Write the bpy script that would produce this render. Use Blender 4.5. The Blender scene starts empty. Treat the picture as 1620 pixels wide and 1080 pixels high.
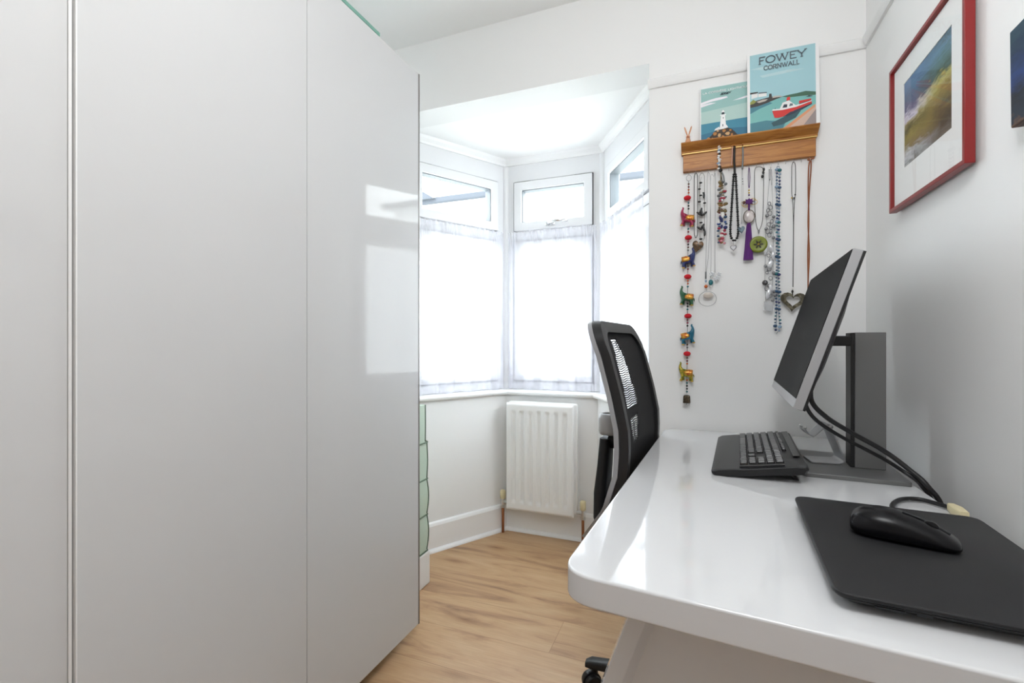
import bpy, bmesh, math, random
from mathutils import Vector, Matrix
R = math.radians
C = bpy.context.scene.collection
S = bpy.context.scene
random.seed(7)

# ------------------------------------------------------------------ camera, world, fill light, exposure
YAW = R(21.6); EYE = 1.056; FPX = 747.0
cd = bpy.data.cameras.new('camera'); cam = bpy.data.objects.new('camera', cd); C.objects.link(cam)
cam.location = (0, 0, EYE); cam.rotation_euler = (R(90), 0, YAW)
cd.sensor_width = 36; cd.lens = FPX/1620*36; cd.clip_start = 0.02
S.camera = cam
S.view_settings.view_transform = 'Standard'; S.view_settings.look = 'None'
S.view_settings.gamma = 1; S.view_settings.use_curve_mapping = False
S.view_settings.exposure = 0.70
S.cycles.max_bounces = 14; S.cycles.diffuse_bounces = 9; S.cycles.glossy_bounces = 6
S.cycles.transparent_max_bounces = 24; S.cycles.transmission_bounces = 8
S.cycles.sample_clamp_indirect = 20.0

w = bpy.data.worlds.new('sky'); S.world = w; w.use_nodes = True
bg = w.node_tree.nodes['Background']; bg.inputs[0].default_value = (0.90, 0.945, 1.0, 1); bg.inputs[1].default_value = 6.3

def area(name, loc, rot, sx, sy, power, col=(1, 1, 1)):
    l = bpy.data.lights.new(name, 'AREA'); l.shape = 'RECTANGLE'; l.size = sx; l.size_y = sy; l.energy = power; l.color = col
    o = bpy.data.objects.new(name, l); C.objects.link(o); o.location = loc; o.rotation_euler = rot
    return o
FILL_AT = (0.02, 0.22, 2.30)
ll = bpy.data.lights.new('fill_light', 'POINT'); ll.energy = 17; ll.shadow_soft_size = 0.22; ll.color = (0.97, 0.985, 1.0)  # out-of-view point light added to brighten the room
lo = bpy.data.objects.new('fill_light', ll); C.objects.link(lo); lo.location = (FILL_AT[0], FILL_AT[1], 2.02)

# room dimensions (metres)
YB = 1.829; XR = 0.499; XL = -1.56; YF = -2.7; ZC = 2.40
OPL, OPR, OPZ = -1.335, -0.173, 2.094            # opening to the bay

# ------------------------------------------------------------------ materials
MATS = {}
def mat(name, col, rough=0.5, metal=0.0, spec=0.5, coat=0.0, trans=0.0, ior=1.45, sheen=0):
    if name in MATS: return MATS[name]
    m = bpy.data.materials.new(name); m.use_nodes = True
    b = m.node_tree.nodes['Principled BSDF']
    b.inputs['Base Color'].default_value = (*col, 1); b.inputs['Roughness'].default_value = rough
    b.inputs['Metallic'].default_value = metal; b.inputs['Specular IOR Level'].default_value = spec
    b.inputs['Coat Weight'].default_value = coat; b.inputs['Coat Roughness'].default_value = 0.03
    b.inputs['Transmission Weight'].default_value = trans; b.inputs['IOR'].default_value = ior
    MATS[name] = m; return m
def nd(m, t): return m.node_tree.nodes.new(t)
def lk(m, a, b): m.node_tree.links.new(a, b)
def bsdf(m): return m.node_tree.nodes['Principled BSDF']
def noise_bump(m, scale, strength, dist=0.001, detail=3, stretch=(1, 1, 1)):
    tc = nd(m, 'ShaderNodeTexCoord'); mp = nd(m, 'ShaderNodeMapping'); mp.inputs['Scale'].default_value = stretch
    n = nd(m, 'ShaderNodeTexNoise'); n.inputs['Scale'].default_value = scale; n.inputs['Detail'].default_value = detail
    b = nd(m, 'ShaderNodeBump'); b.inputs['Strength'].default_value = strength; b.inputs['Distance'].default_value = dist
    lk(m, tc.outputs['Object'], mp.inputs[0]); lk(m, mp.outputs[0], n.inputs[0]); lk(m, n.outputs[0], b.inputs['Height']); lk(m, b.outputs[0], bsdf(m).inputs['Normal'])
    return n
def ramp(m, pts):
    r = nd(m, 'ShaderNodeValToRGB'); e = r.color_ramp.elements
    while len(e) < len(pts): e.new(0.5)
    for i, (p, c) in enumerate(pts): e[i].position = p; e[i].color = (*c, 1)
    return r
def srgb(r, g, b):
    f = lambda v: (v/255/12.92) if v/255 <= .04045 else ((v/255+.055)/1.055)**2.4
    return (f(r), f(g), f(b))

M_wall = mat('wall_paint', (0.83, 0.83, 0.825), 0.55, spec=0.3); noise_bump(M_wall, 260, 0.06)
M_ceil = mat('ceiling_paint', (0.90, 0.90, 0.895), 0.6, spec=0.2)
M_trim = mat('trim_gloss_paint', (0.85, 0.85, 0.85), 0.25)
M_upvc = mat('white_upvc', (0.76, 0.765, 0.78), 0.22)
M_rad = mat('radiator_enamel', (0.84, 0.84, 0.83), 0.2)
M_gloss = mat('white_gloss_lacquer', (0.63, 0.635, 0.645), 0.045, spec=0.5, coat=0.2)
M_door = mat('white_back_painted_glass', (0.58, 0.58, 0.58), 0.05, spec=0.28)
M_carc = mat('white_carcass', (0.75, 0.75, 0.74), 0.4)
M_alu = mat('door_edge_metal', (0.30, 0.28, 0.26), 0.35, metal=0.8)
M_chrome = mat('chrome', (0.75, 0.75, 0.76), 0.15, metal=1)
M_silver = mat('silver', (0.62, 0.62, 0.62), 0.3, metal=1)
M_dsil = mat('tarnished_silver', (0.30, 0.30, 0.31), 0.3, metal=0.9)
M_satin = mat('satin_silver_plastic', (0.42, 0.42, 0.43), 0.35, metal=0.5)
M_graph = mat('brushed_graphite', (0.19, 0.19, 0.19), 0.38, metal=0.5); noise_bump(M_graph, 400, 0.1)
M_black = mat('black_plastic', (0.012, 0.012, 0.013), 0.4)
M_black2 = mat('dark_grey_plastic', (0.017, 0.017, 0.018), 0.38, spec=0.4)
M_key = mat('keycap_plastic', (0.018, 0.018, 0.019), 0.25)
M_gask = mat('black_gasket', (0.02, 0.022, 0.025), 0.6)
M_spacer = mat('grey_glazing_spacer', (0.18, 0.20, 0.22), 0.5)
M_screen = mat('screen_glass', (0.007, 0.007, 0.0075), 0.5, spec=0.3, ior=1.16)
M_lap = mat('laptop_lid', (0.017, 0.017, 0.018), 0.45, spec=0.3); noise_bump(M_lap, 1500, 0.15)
M_mouse = mat('mouse_plastic', (0.004, 0.004, 0.005), 0.25, spec=0.25)
M_red = mat('red_lacquered_wood', srgb(132, 24, 24), 0.3)
M_mount = mat('white_mount', (0.80, 0.80, 0.79), 0.7)
M_copper = mat('copper_pipe', (0.33, 0.12, 0.05), 0.4, metal=0.7)
M_cream = mat('cream_plastic', srgb(222, 210, 170), 0.4)
M_cgrey = mat('chair_grey_plastic', (0.30, 0.30, 0.31), 0.35)
M_cfab = mat('black_chair_fabric', (0.012, 0.012, 0.013), 0.8); noise_bump(M_cfab, 900, 0.3)
M_green = mat('pale_green_fabric', srgb(184, 200, 184), 0.8)
M_dgreen = mat('dark_green_binding', srgb(84, 104, 84), 0.7)

def glass_mat(name, tint=(0.97, 0.99, 0.98), ior=1.45):
    m = bpy.data.materials.new(name); m.use_nodes = True; nt = m.node_tree
    nt.nodes.remove(bsdf(m)); out = nt.nodes['Material Output']
    t = nd(m, 'ShaderNodeBsdfTransparent'); t.inputs[0].default_value = (*tint, 1)
    g = nd(m, 'ShaderNodeBsdfGlossy'); g.inputs['Roughness'].default_value = 0.01
    f = nd(m, 'ShaderNodeFresnel'); f.inputs[0].default_value = 1.45
    mx = nd(m, 'ShaderNodeMixShader'); ge = nd(m, 'ShaderNodeNewGeometry'); iv = nd(m, 'ShaderNodeMath'); iv.operation = 'SUBTRACT'; iv.inputs[0].default_value = 1; lk(m, ge.outputs['Backfacing'], iv.inputs[1])
    ml = nd(m, 'ShaderNodeMath'); ml.operation = 'MULTIPLY'; lk(m, f.outputs[0], ml.inputs[0]); lk(m, iv.outputs[0], ml.inputs[1]); f.inputs[0].default_value = ior
    lk(m, ml.outputs[0], mx.inputs[0]); lk(m, t.outputs[0], mx.inputs[1]); lk(m, g.outputs[0], mx.inputs[2]); lk(m, mx.outputs[0], out.inputs[0])
    MATS[name] = m; return m
M_glass = glass_mat('window_glass')
M_pglass = glass_mat('picture_glass', (1, 1, 1), 1.16)
M_tglass = mat('green_glass_sheet', srgb(140, 196, 178), 0.05, trans=0.35)

def net_mat():
    m = bpy.data.materials.new('sheer_net'); m.use_nodes = True; nt = m.node_tree
    nt.nodes.remove(bsdf(m)); out = nt.nodes['Material Output']
    tr = nd(m, 'ShaderNodeBsdfTransparent'); tr.inputs[0].default_value = (1, 1, 1, 1)
    tl = nd(m, 'ShaderNodeBsdfTranslucent'); tl.inputs[0].default_value = (0.90, 0.90, 0.96, 1)
    df = nd(m, 'ShaderNodeBsdfDiffuse'); df.inputs[0].default_value = (0.86, 0.86, 0.92, 1)
    a = nd(m, 'ShaderNodeMixShader'); a.inputs[0].default_value = 0.45; lk(m, tl.outputs[0], a.inputs[1]); lk(m, df.outputs[0], a.inputs[2])
    b = nd(m, 'ShaderNodeMixShader'); lk(m, tr.outputs[0], b.inputs[1]); lk(m, a.outputs[0], b.inputs[2])
    tc = nd(m, 'ShaderNodeTexCoord'); n = nd(m, 'ShaderNodeTexNoise'); n.inputs['Scale'].default_value = 9; lk(m, tc.outputs['Object'], n.inputs[0])
    mr = nd(m, 'ShaderNodeMapRange'); mr.inputs[3].default_value = 0.42; mr.inputs[4].default_value = 0.62; lk(m, n.outputs[0], mr.inputs[0]); lk(m, mr.outputs[0], b.inputs[0])
    lk(m, b.outputs[0], out.inputs[0]); return m
M_net = net_mat()

def wood_mat(name, c1, c2, c3, axis_scale, rough=0.4):
    m = mat(name, c1, rough)
    tc = nd(m, 'ShaderNodeTexCoord'); mp = nd(m, 'ShaderNodeMapping'); mp.inputs['Scale'].default_value = axis_scale
    n = nd(m, 'ShaderNodeTexNoise'); n.inputs['Scale'].default_value = 6; n.inputs['Detail'].default_value = 5; n.inputs['Distortion'].default_value = 0.8
    lk(m, tc.outputs['Object'], mp.inputs[0]); lk(m, mp.outputs[0], n.inputs[0])
    r = ramp(m, [(0.25, c2), (0.45, c1), (0.55, c3), (0.62, c1), (0.8, c2)])
    lk(m, n.outputs[0], r.inputs[0]); lk(m, r.outputs[0], bsdf(m).inputs['Base Color']); return m
M_pine = wood_mat('stained_pine', srgb(166, 106, 44), srgb(128, 76, 30), srgb(186, 128, 62), (1.2, 8, 14))
M_twood = mat('pale_turned_wood', srgb(205, 150, 115), 0.5)

def floor_mat():
    m = mat('oak_laminate', (0.5, 0.35, 0.2), 0.38)
    tc = nd(m, 'ShaderNodeTexCoord')
    def brick():
        b = nd(m, 'ShaderNodeTexBrick'); b.offset = 0.37; b.inputs['Scale'].default_value = 1
        b.inputs['Brick Width'].default_value = 1.28; b.inputs['Row Height'].default_value = 0.192
        b.inputs['Mortar Size'].default_value = 0.0009; b.inputs['Mortar Smooth'].default_value = 0.3
        lk(m, tc.outputs['Object'], b.inputs['Vector']); return b
    b1 = brick(); b1.inputs['Color1'].default_value = (0, 0, 0, 1); b1.inputs['Color2'].default_value = (1, 1, 1, 1); b1.inputs['Mortar'].default_value = (0.5, 0.5, 0.5, 1)
    # shift the grain per board
    cx = nd(m, 'ShaderNodeVectorMath'); cx.operation = 'SCALE'; cx.inputs['Scale'].default_value = 7.3; lk(m, b1.outputs['Color'], cx.inputs[0])
    ad = nd(m, 'ShaderNodeVectorMath'); ad.operation = 'ADD'; lk(m, tc.outputs['Object'], ad.inputs[0]); lk(m, cx.outputs[0], ad.inputs[1])
    mp = nd(m, 'ShaderNodeMapping'); mp.inputs['Scale'].default_value = (0.8, 5, 1); lk(m, ad.outputs[0], mp.inputs[0])
    n = nd(m, 'ShaderNodeTexNoise'); n.inputs['Scale'].default_value = 2.2; n.inputs['Detail'].default_value = 7; n.inputs['Roughness'].default_value = 0.62; n.inputs['Distortion'].default_value = 0.9
    lk(m, mp.outputs[0], n.inputs[0])
    r = ramp(m, [(0.26, srgb(112, 86, 68)), (0.37, srgb(168, 132, 100)), (0.47, srgb(194, 158, 120)), (0.75, srgb(208, 176, 138))]); lk(m, n.outputs[0], r.inputs[0])
    # fine grain
    mp2 = nd(m, 'ShaderNodeMapping'); mp2.inputs['Scale'].default_value = (3, 60, 1); lk(m, ad.outputs[0], mp2.inputs[0])
    n2 = nd(m, 'ShaderNodeTexNoise'); n2.inputs['Scale'].default_value = 4; n2.inputs['Detail'].default_value = 4; lk(m, mp2.outputs[0], n2.inputs[0])
    r2 = ramp(m, [(0.3, (0.80, 0.78, 0.76)), (0.6, (1, 1, 1))]); lk(m, n2.outputs[0], r2.inputs[0])
    mx = nd(m, 'ShaderNodeMix'); mx.data_type = 'RGBA'; mx.blend_type = 'MULTIPLY'; mx.inputs[0].default_value = 0.6; lk(m, r.outputs[0], mx.inputs[6]); lk(m, r2.outputs[0], mx.inputs[7])
    # knots
    mp3 = nd(m, 'ShaderNodeMapping'); mp3.inputs['Scale'].default_value = (2.6, 9, 1); lk(m, ad.outputs[0], mp3.inputs[0])
    v = nd(m, 'ShaderNodeTexVoronoi'); v.inputs['Scale'].default_value = 1.0; lk(m, mp3.outputs[0], v.inputs['Vector'])
    r3 = ramp(m, [(0.0, (0.36, 0.28, 0.22)), (0.045, (0.55, 0.45, 0.38)), (0.18, (0.90, 0.87, 0.84)), (0.32, (1, 1, 1))]); lk(m, v.outputs['Distance'], r3.inputs[0])
    mx3 = nd(m, 'ShaderNodeMix'); mx3.data_type = 'RGBA'; mx3.blend_type = 'MULTIPLY'; mx3.inputs[0].default_value = 0.85; lk(m, mx.outputs[2], mx3.inputs[6]); lk(m, r3.outputs[0], mx3.inputs[7])
    b2 = brick(); b2.inputs['Color1'].default_value = (1, 1, 1, 1); b2.inputs['Color2'].default_value = (0.90, 0.89, 0.87, 1); b2.inputs['Mortar'].default_value = (0.62, 0.55, 0.48, 1)
    mx4 = nd(m, 'ShaderNodeMix'); mx4.data_type = 'RGBA'; mx4.blend_type = 'MULTIPLY'; mx4.inputs[0].default_value = 1; lk(m, mx3.outputs[2], mx4.inputs[6]); lk(m, b2.outputs['Color'], mx4.inputs[7])
    lk(m, mx4.outputs[2], bsdf(m).inputs['Base Color']); return m
M_floor = floor_mat()

# ------------------------------------------------------------------ helpers
def obj(name, bm, m, parent=None, smooth=False, bevel=0, seg=2, sub=0):
    """link a bmesh as ONE mesh object; m is a material or a list"""
    me = bpy.data.meshes.new(name); bmesh.ops.recalc_face_normals(bm, faces=bm.faces[:]) if bm.faces else None
    bm.to_mesh(me); bm.free()
    for x in (m if isinstance(m, (list, tuple)) else [m]): me.materials.append(x)
    o = bpy.data.objects.new(name, me); C.objects.link(o)
    if parent: o.parent = parent
    if smooth or bevel:
        for p in me.polygons: p.use_smooth = True
    if bevel:
        b = o.modifiers.new('bevel', 'BEVEL'); b.width = bevel; b.segments = seg; b.limit_method = 'ANGLE'; b.angle_limit = R(35)
        b.harden_normals = True
    if sub:
        s = o.modifiers.new('sub', 'SUBSURF'); s.levels = sub; s.render_levels = sub
    return o
def tag(o, label, cat, group=None, kind=None):
    if label: o['label'] = label
    if cat: o['category'] = cat
    if group: o['group'] = group
    if kind: o['kind'] = kind
    return o
def thing(name, label, cat, loc=(0, 0, 0), rot=(0, 0, 0), group=None):
    o = bpy.data.objects.new(name, None); C.objects.link(o); o.location = loc; o.rotation_euler = rot; o.empty_display_size = 0.05
    return tag(o, label, cat, group)
def struct(name, bm, m, label, cat='wall', parent=None, **k):
    o = obj(name, bm, m, parent, **k)
    if not parent: tag(o, label, cat, kind='structure')
    return o
def NB(): return bmesh.new()
def box(bm, x0, x1, y0, y1, z0, z1, mi=0, M=None):
    vs = [Vector((x, y, z)) for x in (x0, x1) for y in (y0, y1) for z in (z0, z1)]
    if M: vs = [M @ v for v in vs]
    v = [bm.verts.new(p) for p in vs]
    for f in ((0, 1, 3, 2), (4, 6, 7, 5), (0, 4, 5, 1), (2, 3, 7, 6), (0, 2, 6, 4), (1, 5, 7, 3)):
        fc = bm.faces.new([v[i] for i in f]); fc.material_index = mi
    return bm
def prism(bm, pts, a0, a1, axis='z', mi=0):
    """extrude polygon pts along axis; pts are the two other coordinates in xyz order"""
    def P(p, a):
        if axis == 'z': return (p[0], p[1], a)
        if axis == 'y': return (p[0], a, p[1])
        return (a, p[0], p[1])
    A = [bm.verts.new(P(p, a0)) for p in pts]; B = [bm.verts.new(P(p, a1)) for p in pts]
    n = len(pts)
    fs = [bm.faces.new(A), bm.faces.new(B[::-1])] + [bm.faces.new((A[i], A[(i+1) % n], B[(i+1) % n], B[i])) for i in range(n)]
    for f in fs: f.material_index = mi
    return bm
def ring(bm, x0, x1, z0, z1, wd, y0, y1, wt=None, wb=None):
    """mitred rectangular frame in the xz plane between depths y0 and y1"""
    wt = wd if wt is None else wt; wb = wd if wb is None else wb
    o = [(x0, z0), (x1, z0), (x1, z1), (x0, z1)]; i = [(x0+wd, z0+wb), (x1-wd, z0+wb), (x1-wd, z1-wt), (x0+wd, z1-wt)]
    V = {}
    for k, L in (('o', o), ('i', i)):
        for j, (x, z) in enumerate(L):
            for d, y in ((0, y0), (1, y1)): V[k, j, d] = bm.verts.new((x, y, z))
    for j in range(4):
        n = (j+1) % 4
        bm.faces.new((V['o', j, 0], V['o', n, 0], V['i', n, 0], V['i', j, 0])); bm.faces.new((V['o', j, 1], V['i', j, 1], V['i', n, 1], V['o', n, 1]))
        bm.faces.new((V['o', j, 0], V['o', j, 1], V['o', n, 1], V['o', n, 0])); bm.faces.new((V['i', j, 0], V['i', n, 0], V['i', n, 1], V['i', j, 1]))
    return bm
def tube(bm, pts, r, n=8, closed=False, mi=0, flat=1.0):
    pts = [Vector(p) for p in pts]; N = len(pts); rs = r if isinstance(r, (list, tuple)) else [r]*N
    rings = []; prev = None
    for i, p in enumerate(pts):
        if closed: t = (pts[(i+1) % N]-pts[i-1])
        else: t = pts[min(i+1, N-1)]-pts[max(i-1, 0)]
        t = t.normalized() if t.length > 1e-9 else Vector((0, 0, 1))
        if prev is None:
            a = Vector((0, 1, 0)) if abs(t.y) < 0.9 else Vector((1, 0, 0)); a = (a-t*a.dot(t)).normalized()
        else:
            a = prev-t*prev.dot(t); a = a.normalized() if a.length > 1e-6 else t.orthogonal().normalized()
        prev = a; b = t.cross(a)
        rings.append([bm.verts.new(p+(a*math.cos(2*math.pi*k/n)*flat+b*math.sin(2*math.pi*k/n))*rs[i]) for k in range(n)])
    for i in range(N if closed else N-1):
        A, B = rings[i], rings[(i+1) % N]
        for k in range(n): bm.faces.new((A[k], A[(k+1) % n], B[(k+1) % n], B[k])).material_index = mi
    if not closed: bm.faces.new(rings[0][::-1]).material_index = mi; bm.faces.new(rings[-1]).material_index = mi
    return bm
def ball(bm, c, r, s=(1, 1, 1), u=10, v=8, rot=None, mi=0):
    M = Matrix.Translation(Vector(c)) @ (rot if rot else Matrix.Identity(4)) @ Matrix.Diagonal((r*s[0], r*s[1], r*s[2], 1))
    g = bmesh.ops.create_uvsphere(bm, u_segments=u, v_segments=v, radius=1, matrix=M)
    for f in {f for x in g['verts'] for f in x.link_faces}: f.material_index = mi
    return bm
def lathe(bm, prof, c=(0, 0, 0), n=24, axis='z', mi=0):
    rings = []
    for (r, h) in prof:
        L = []
        for k in range(n):
            a = 2*math.pi*k/n; x, y = r*math.cos(a), r*math.sin(a)
            p = (x, y, h) if axis == 'z' else ((x, h, y) if axis == 'y' else (h, x, y))
            L.append(bm.verts.new(Vector(p)+Vector(c)))
        rings.append(L)
    for A, B in zip(rings, rings[1:]):
        for k in range(n): bm.faces.new((A[k], A[(k+1) % n], B[(k+1) % n], B[k])).material_index = mi
    bm.faces.new(rings[0][::-1]).material_index = mi; bm.faces.new(rings[-1]).material_index = mi
    return bm
def loft(bm, secs, cap=True):
    """secs: list of closed loops with equal counts"""
    L = [[bm.verts.new(p) for p in s] for s in secs]; n = len(L[0])
    for A, B in zip(L, L[1:]):
        for k in range(n): bm.faces.new((A[k], A[(k+1) % n], B[(k+1) % n], B[k]))
    if cap: bm.faces.new(L[0][::-1]); bm.faces.new(L[-1])
    return bm
def rrect(w_, h_, r, n=5):
    out = []
    for cx, cy, a0 in ((w_/2-r, h_/2-r, 0), (-w_/2+r, h_/2-r, 90), (-w_/2+r, -h_/2+r, 180), (w_/2-r, -h_/2+r, 270)):
        for k in range(n+1): a = R(a0+90*k/n); out.append((cx+r*math.cos(a), cy+r*math.sin(a)))
    return out
def round_poly(pts, rad, n=6):
    out = []; N = len(pts)
    for i, p in enumerate(pts):
        p = Vector(p); a = Vector(pts[i-1])-p; b = Vector(pts[(i+1) % N])-p; r = rad[i] if isinstance(rad, (list, tuple)) else rad
        if r <= 0: out.append(tuple(p)); continue
        a.normalize(); b.normalize(); half = math.acos(max(-1, min(1, a.dot(b))))/2; d = r/math.tan(half)
        s, e = p+a*d, p+b*d
        for k in range(n+1):
            t = k/n; out.append(tuple(s*(1-t)**2+p*2*t*(1-t)+e*t*t))
    return out
def catmull(pts, k=6, closed=False):
    P = [Vector(p) for p in pts]; N = len(P); out = []
    for i in range(N if closed else N-1):
        if closed: a, b, c, d = P[i-1], P[i], P[(i+1) % N], P[(i+2) % N]
        else: a, b, c, d = P[max(i-1, 0)], P[i], P[i+1], P[min(i+2, N-1)]
        for j in range(k):
            t = j/k; out.append(0.5*((2*b)+(c-a)*t+(2*a-5*b+4*c-d)*t*t+(3*b-a-3*c+d)*t**3))
    if not closed: out.append(P[-1])
    return out
SY, CY = math.sin(YAW), math.cos(YAW)
def wp(u, v, Y=1.803):
    """photograph measurement -> real position on a plane of known depth Y (the shelf wall)"""
    dx = (u-810)/FPX; dz = (540-v)/FPX; t = Y/(CY+dx*SY)
    return Vector(((-SY+dx*CY)*t, Y, EYE+dz*t))

# ------------------------------------------------------------------ room shell
T = 0.12
bm = NB(); box(bm, XL-T, XR+T, YF-T, 2.75, -0.1, 0); struct('floor', bm, M_floor, 'pale oak laminate floor with dark knots', 'floor')
bm = NB(); box(bm, XL-T, XR+T, YF-T, YB+T, ZC, ZC+0.1); struct('ceiling', bm, M_ceil, 'flat white bedroom ceiling', 'ceiling')
bm = NB(); box(bm, XR, XR+T, YF-T, YB+0.145, 0, ZC); struct('wall_right', bm, M_wall, 'white wall beside the desk with pictures on it')
bm = NB(); box(bm, XL-T, XL, YF-T, YB+0.145, 0, ZC); struct('wall_left', bm, M_wall, 'white wall behind the wardrobe')
bm = NB(); box(bm, XL, XR, YF-T, YF, 0, ZC); struct('wall_front', bm, M_wall, 'white wall facing the bay window')
bm = NB()
box(bm, OPR, XR, YB, YB+0.145, 0, ZC); box(bm, XL, OPL, YB, YB+0.145, 0, ZC); box(bm, OPL, OPR, YB, YB+0.145, OPZ, ZC)
struct('wall_back', bm, M_wall, 'white wall with the bay opening and the pine shelf')
# panelled door behind the viewer
d1 = thing('door_1', 'white panelled bedroom door', 'door', (-0.75, YF+0.0, 0)); d1['kind'] = 'structure'
bm = NB(); box(bm, -0.38, 0.38, 0.001, 0.035, 0.005, 1.98); obj('door_leaf', bm, M_trim, d1, bevel=0.003)
bm = NB(); ring(bm, -0.46, 0.46, -0.06, 2.06, 0.075, 0.0005, 0.05); obj('door_frame', bm, M_trim, d1, bevel=0.004)
for z0, z1 in ((0.2, 0.85), (1.0, 1.8)):
    bm = NB(); ring(bm, -0.27, 0.27, z0, z1, 0.02, 0.035, 0.045); obj('door_panel', bm, M_trim, d1, bevel=0.003)
bm = NB(); tube(bm, [(0.3, 0.03, 1.0), (0.3, 0.08, 1.0), (0.2, 0.085, 1.0)], 0.009); obj('door_handle', bm, M_chrome, d1, smooth=True)

# picture rail
def rail(bm, p, q, n, z0=1.996, z1=2.030, dp=0.015):
    p, q, n = Vector(p), Vector(q), Vector(n)
    prof = [(0, z0), (0.008, z0), (0.011, z0+0.006), (0.014, z0+0.018), (dp, z0+0.024), (dp, z1-0.006), (dp-0.006, z1), (0, z1)]
    A = [bm.verts.new((p.x+n.x*a, p.y+n.y*a, z)) for a, z in prof]; B = [bm.verts.new((q.x+n.x*a, q.y+n.y*a, z)) for a, z in prof]
    k = len(prof); bm.faces.new(A); bm.faces.new(B[::-1])
    for i in range(k): bm.faces.new((A[i], A[(i+1) % k], B[(i+1) % k], B[i]))
bm = NB(); rail(bm, (OPR-0.004, YB), (XR, YB), (0, -1)); struct('trim_1', bm, M_wall, 'white picture rail above the pine shelf', 'picture rail', smooth=False)
bm = NB(); rail(bm, (XR, YF), (XR, YB-0.023), (-1, 0)); struct('trim_2', bm, M_wall, 'white picture rail on the wall beside the desk', 'picture rail', smooth=False)

# bay: window line W, lower wall L (offset 4 cm into the room)
WB = Vector((-1.040, 2.52)); WC = Vector((-0.473, 2.52)); LEN = 0.64
WA = WB+Vector((-0.5, -0.866))*LEN; WD = WC+Vector((0.5, -0.866))*LEN
DIR = {'left': (WA, WB), 'centre': (WB, WC), 'right': (WC, WD)}
def off_chain(d):
    """window line offset by d towards the room"""
    k = d*math.tan(R(30))
    b = WB+Vector((k, -d)); c = WC+Vector((-k, -d))
    nl = Vector((0.866, -0.5)); nr = Vector((-0.866, -0.5))
    return [WA+nl*d, b, c, WD+nr*d]
YW = YB+0.145
def clip_chain(ch, y=YW):
    a, b, c, d = ch
    a2 = b+(a-b)*((b.y-y)/(b.y-a.y)); d2 = c+(d-c)*((c.y-y)/(c.y-d.y)); return [a2, b, c, d2]
def seg_wall(p, q, z0, z1, th):
    bm = NB(); d = (q-p).normalized(); n = Vector((-d.y, d.x))   # outward (bay exterior)
    e = d*0.0; pts = [p-e, q+e, q+n*th+d*th*0.57, p+n*th-d*th*0.57]
    return prism(bm, [tuple(x) for x in pts], z0, z1)
SILL = 0.785
lc = clip_chain(off_chain(0.04))
for nm, i, lb in (('wall_bay_left', 0, 'white wall under the left bay window'), ('wall_bay_centre', 1, 'white wall behind the radiator'), ('wall_bay_right', 2, 'white wall under the right bay window')):
    struct(nm, seg_wall(lc[i], lc[i+1], 0, SILL-0.026, 0.15), M_wall, lb)
def band(ch_in, ch_out, z0, z1):
    bm = NB(); prism(bm, [tuple(p) for p in ch_in]+[tuple(p) for p in ch_out[::-1]], z0, z1); return bm
def chain_profile(prof):
    """sweep (offset, z) profile along the bay"""
    bm = NB(); rows = [[(p, z) for p in clip_chain(off_chain(o))] for o, z in prof]; n = len(prof)
    V = [[bm.verts.new((p.x, p.y, z)) for p, z in r] for r in rows]
    for i in range(n):
        j = (i+1) % n
        for k in range(3): bm.faces.new((V[i][k], V[i][k+1], V[j][k+1], V[j][k]))
    bm.faces.new([V[i][0] for i in range(n)]); bm.faces.new([V[i][3] for i in range(n)][::-1]); return bm
struct('trim_3', chain_profile([(-0.06, SILL-0.026), (0.062, SILL-0.026), (0.070, SILL-0.020), (0.073, SILL-0.012), (0.070, SILL-0.004), (0.062, SILL), (-0.06, SILL)]), M_trim, 'white rounded window sill running round the bay', 'window sill')
struct('baseboard_bay', chain_profile([(0.039, 0.0), (0.058, 0.0), (0.058, 0.128), (0.052, 0.140), (0.046, 0.145), (0.039, 0.145)]), M_trim, 'tall white skirting board round the bay', 'skirting board')
struct('trim_4', chain_profile([(0.057, 0.0), (0.074, 0.0), (0.073, 0.007), (0.069, 0.013), (0.064, 0.016), (0.057, 0.018)]), M_trim, 'white quadrant bead at the foot of the bay skirting', 'floor bead')
struct('trim_5', chain_profile([(-0.001, OPZ-0.034), (0.008, OPZ-0.034), (0.012, OPZ-0.024), (0.026, OPZ-0.012), (0.034, OPZ), (-0.001, OPZ)]), M_trim, 'white coving round the bay ceiling', 'coving')
bm = NB(); prism(bm, [(OPL-0.25, YW), (OPR+0.25, YW), (OPR+0.25, 2.2), (WC.x+0.12, 2.66), (WB.x-0.12, 2.66), (OPL-0.25, 2.2)], OPZ, OPZ+0.08)
struct('ceiling_bay', bm, M_ceil, 'white ceiling of the bay window', 'ceiling')
bm = NB(); box(bm, OPR, XR-0.0, YB-0.017, YB, 0, 0.14); struct('baseboard_back', bm, M_trim, 'white skirting board under the desk end', 'skirting board', bevel=0.004)
bm = NB(); box(bm, XR-0.017, XR, YF, YB-0.018, 0, 0.14); struct('baseboard_right', bm, M_trim, 'white skirting board along the desk wall', 'skirting board', bevel=0.004)

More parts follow.
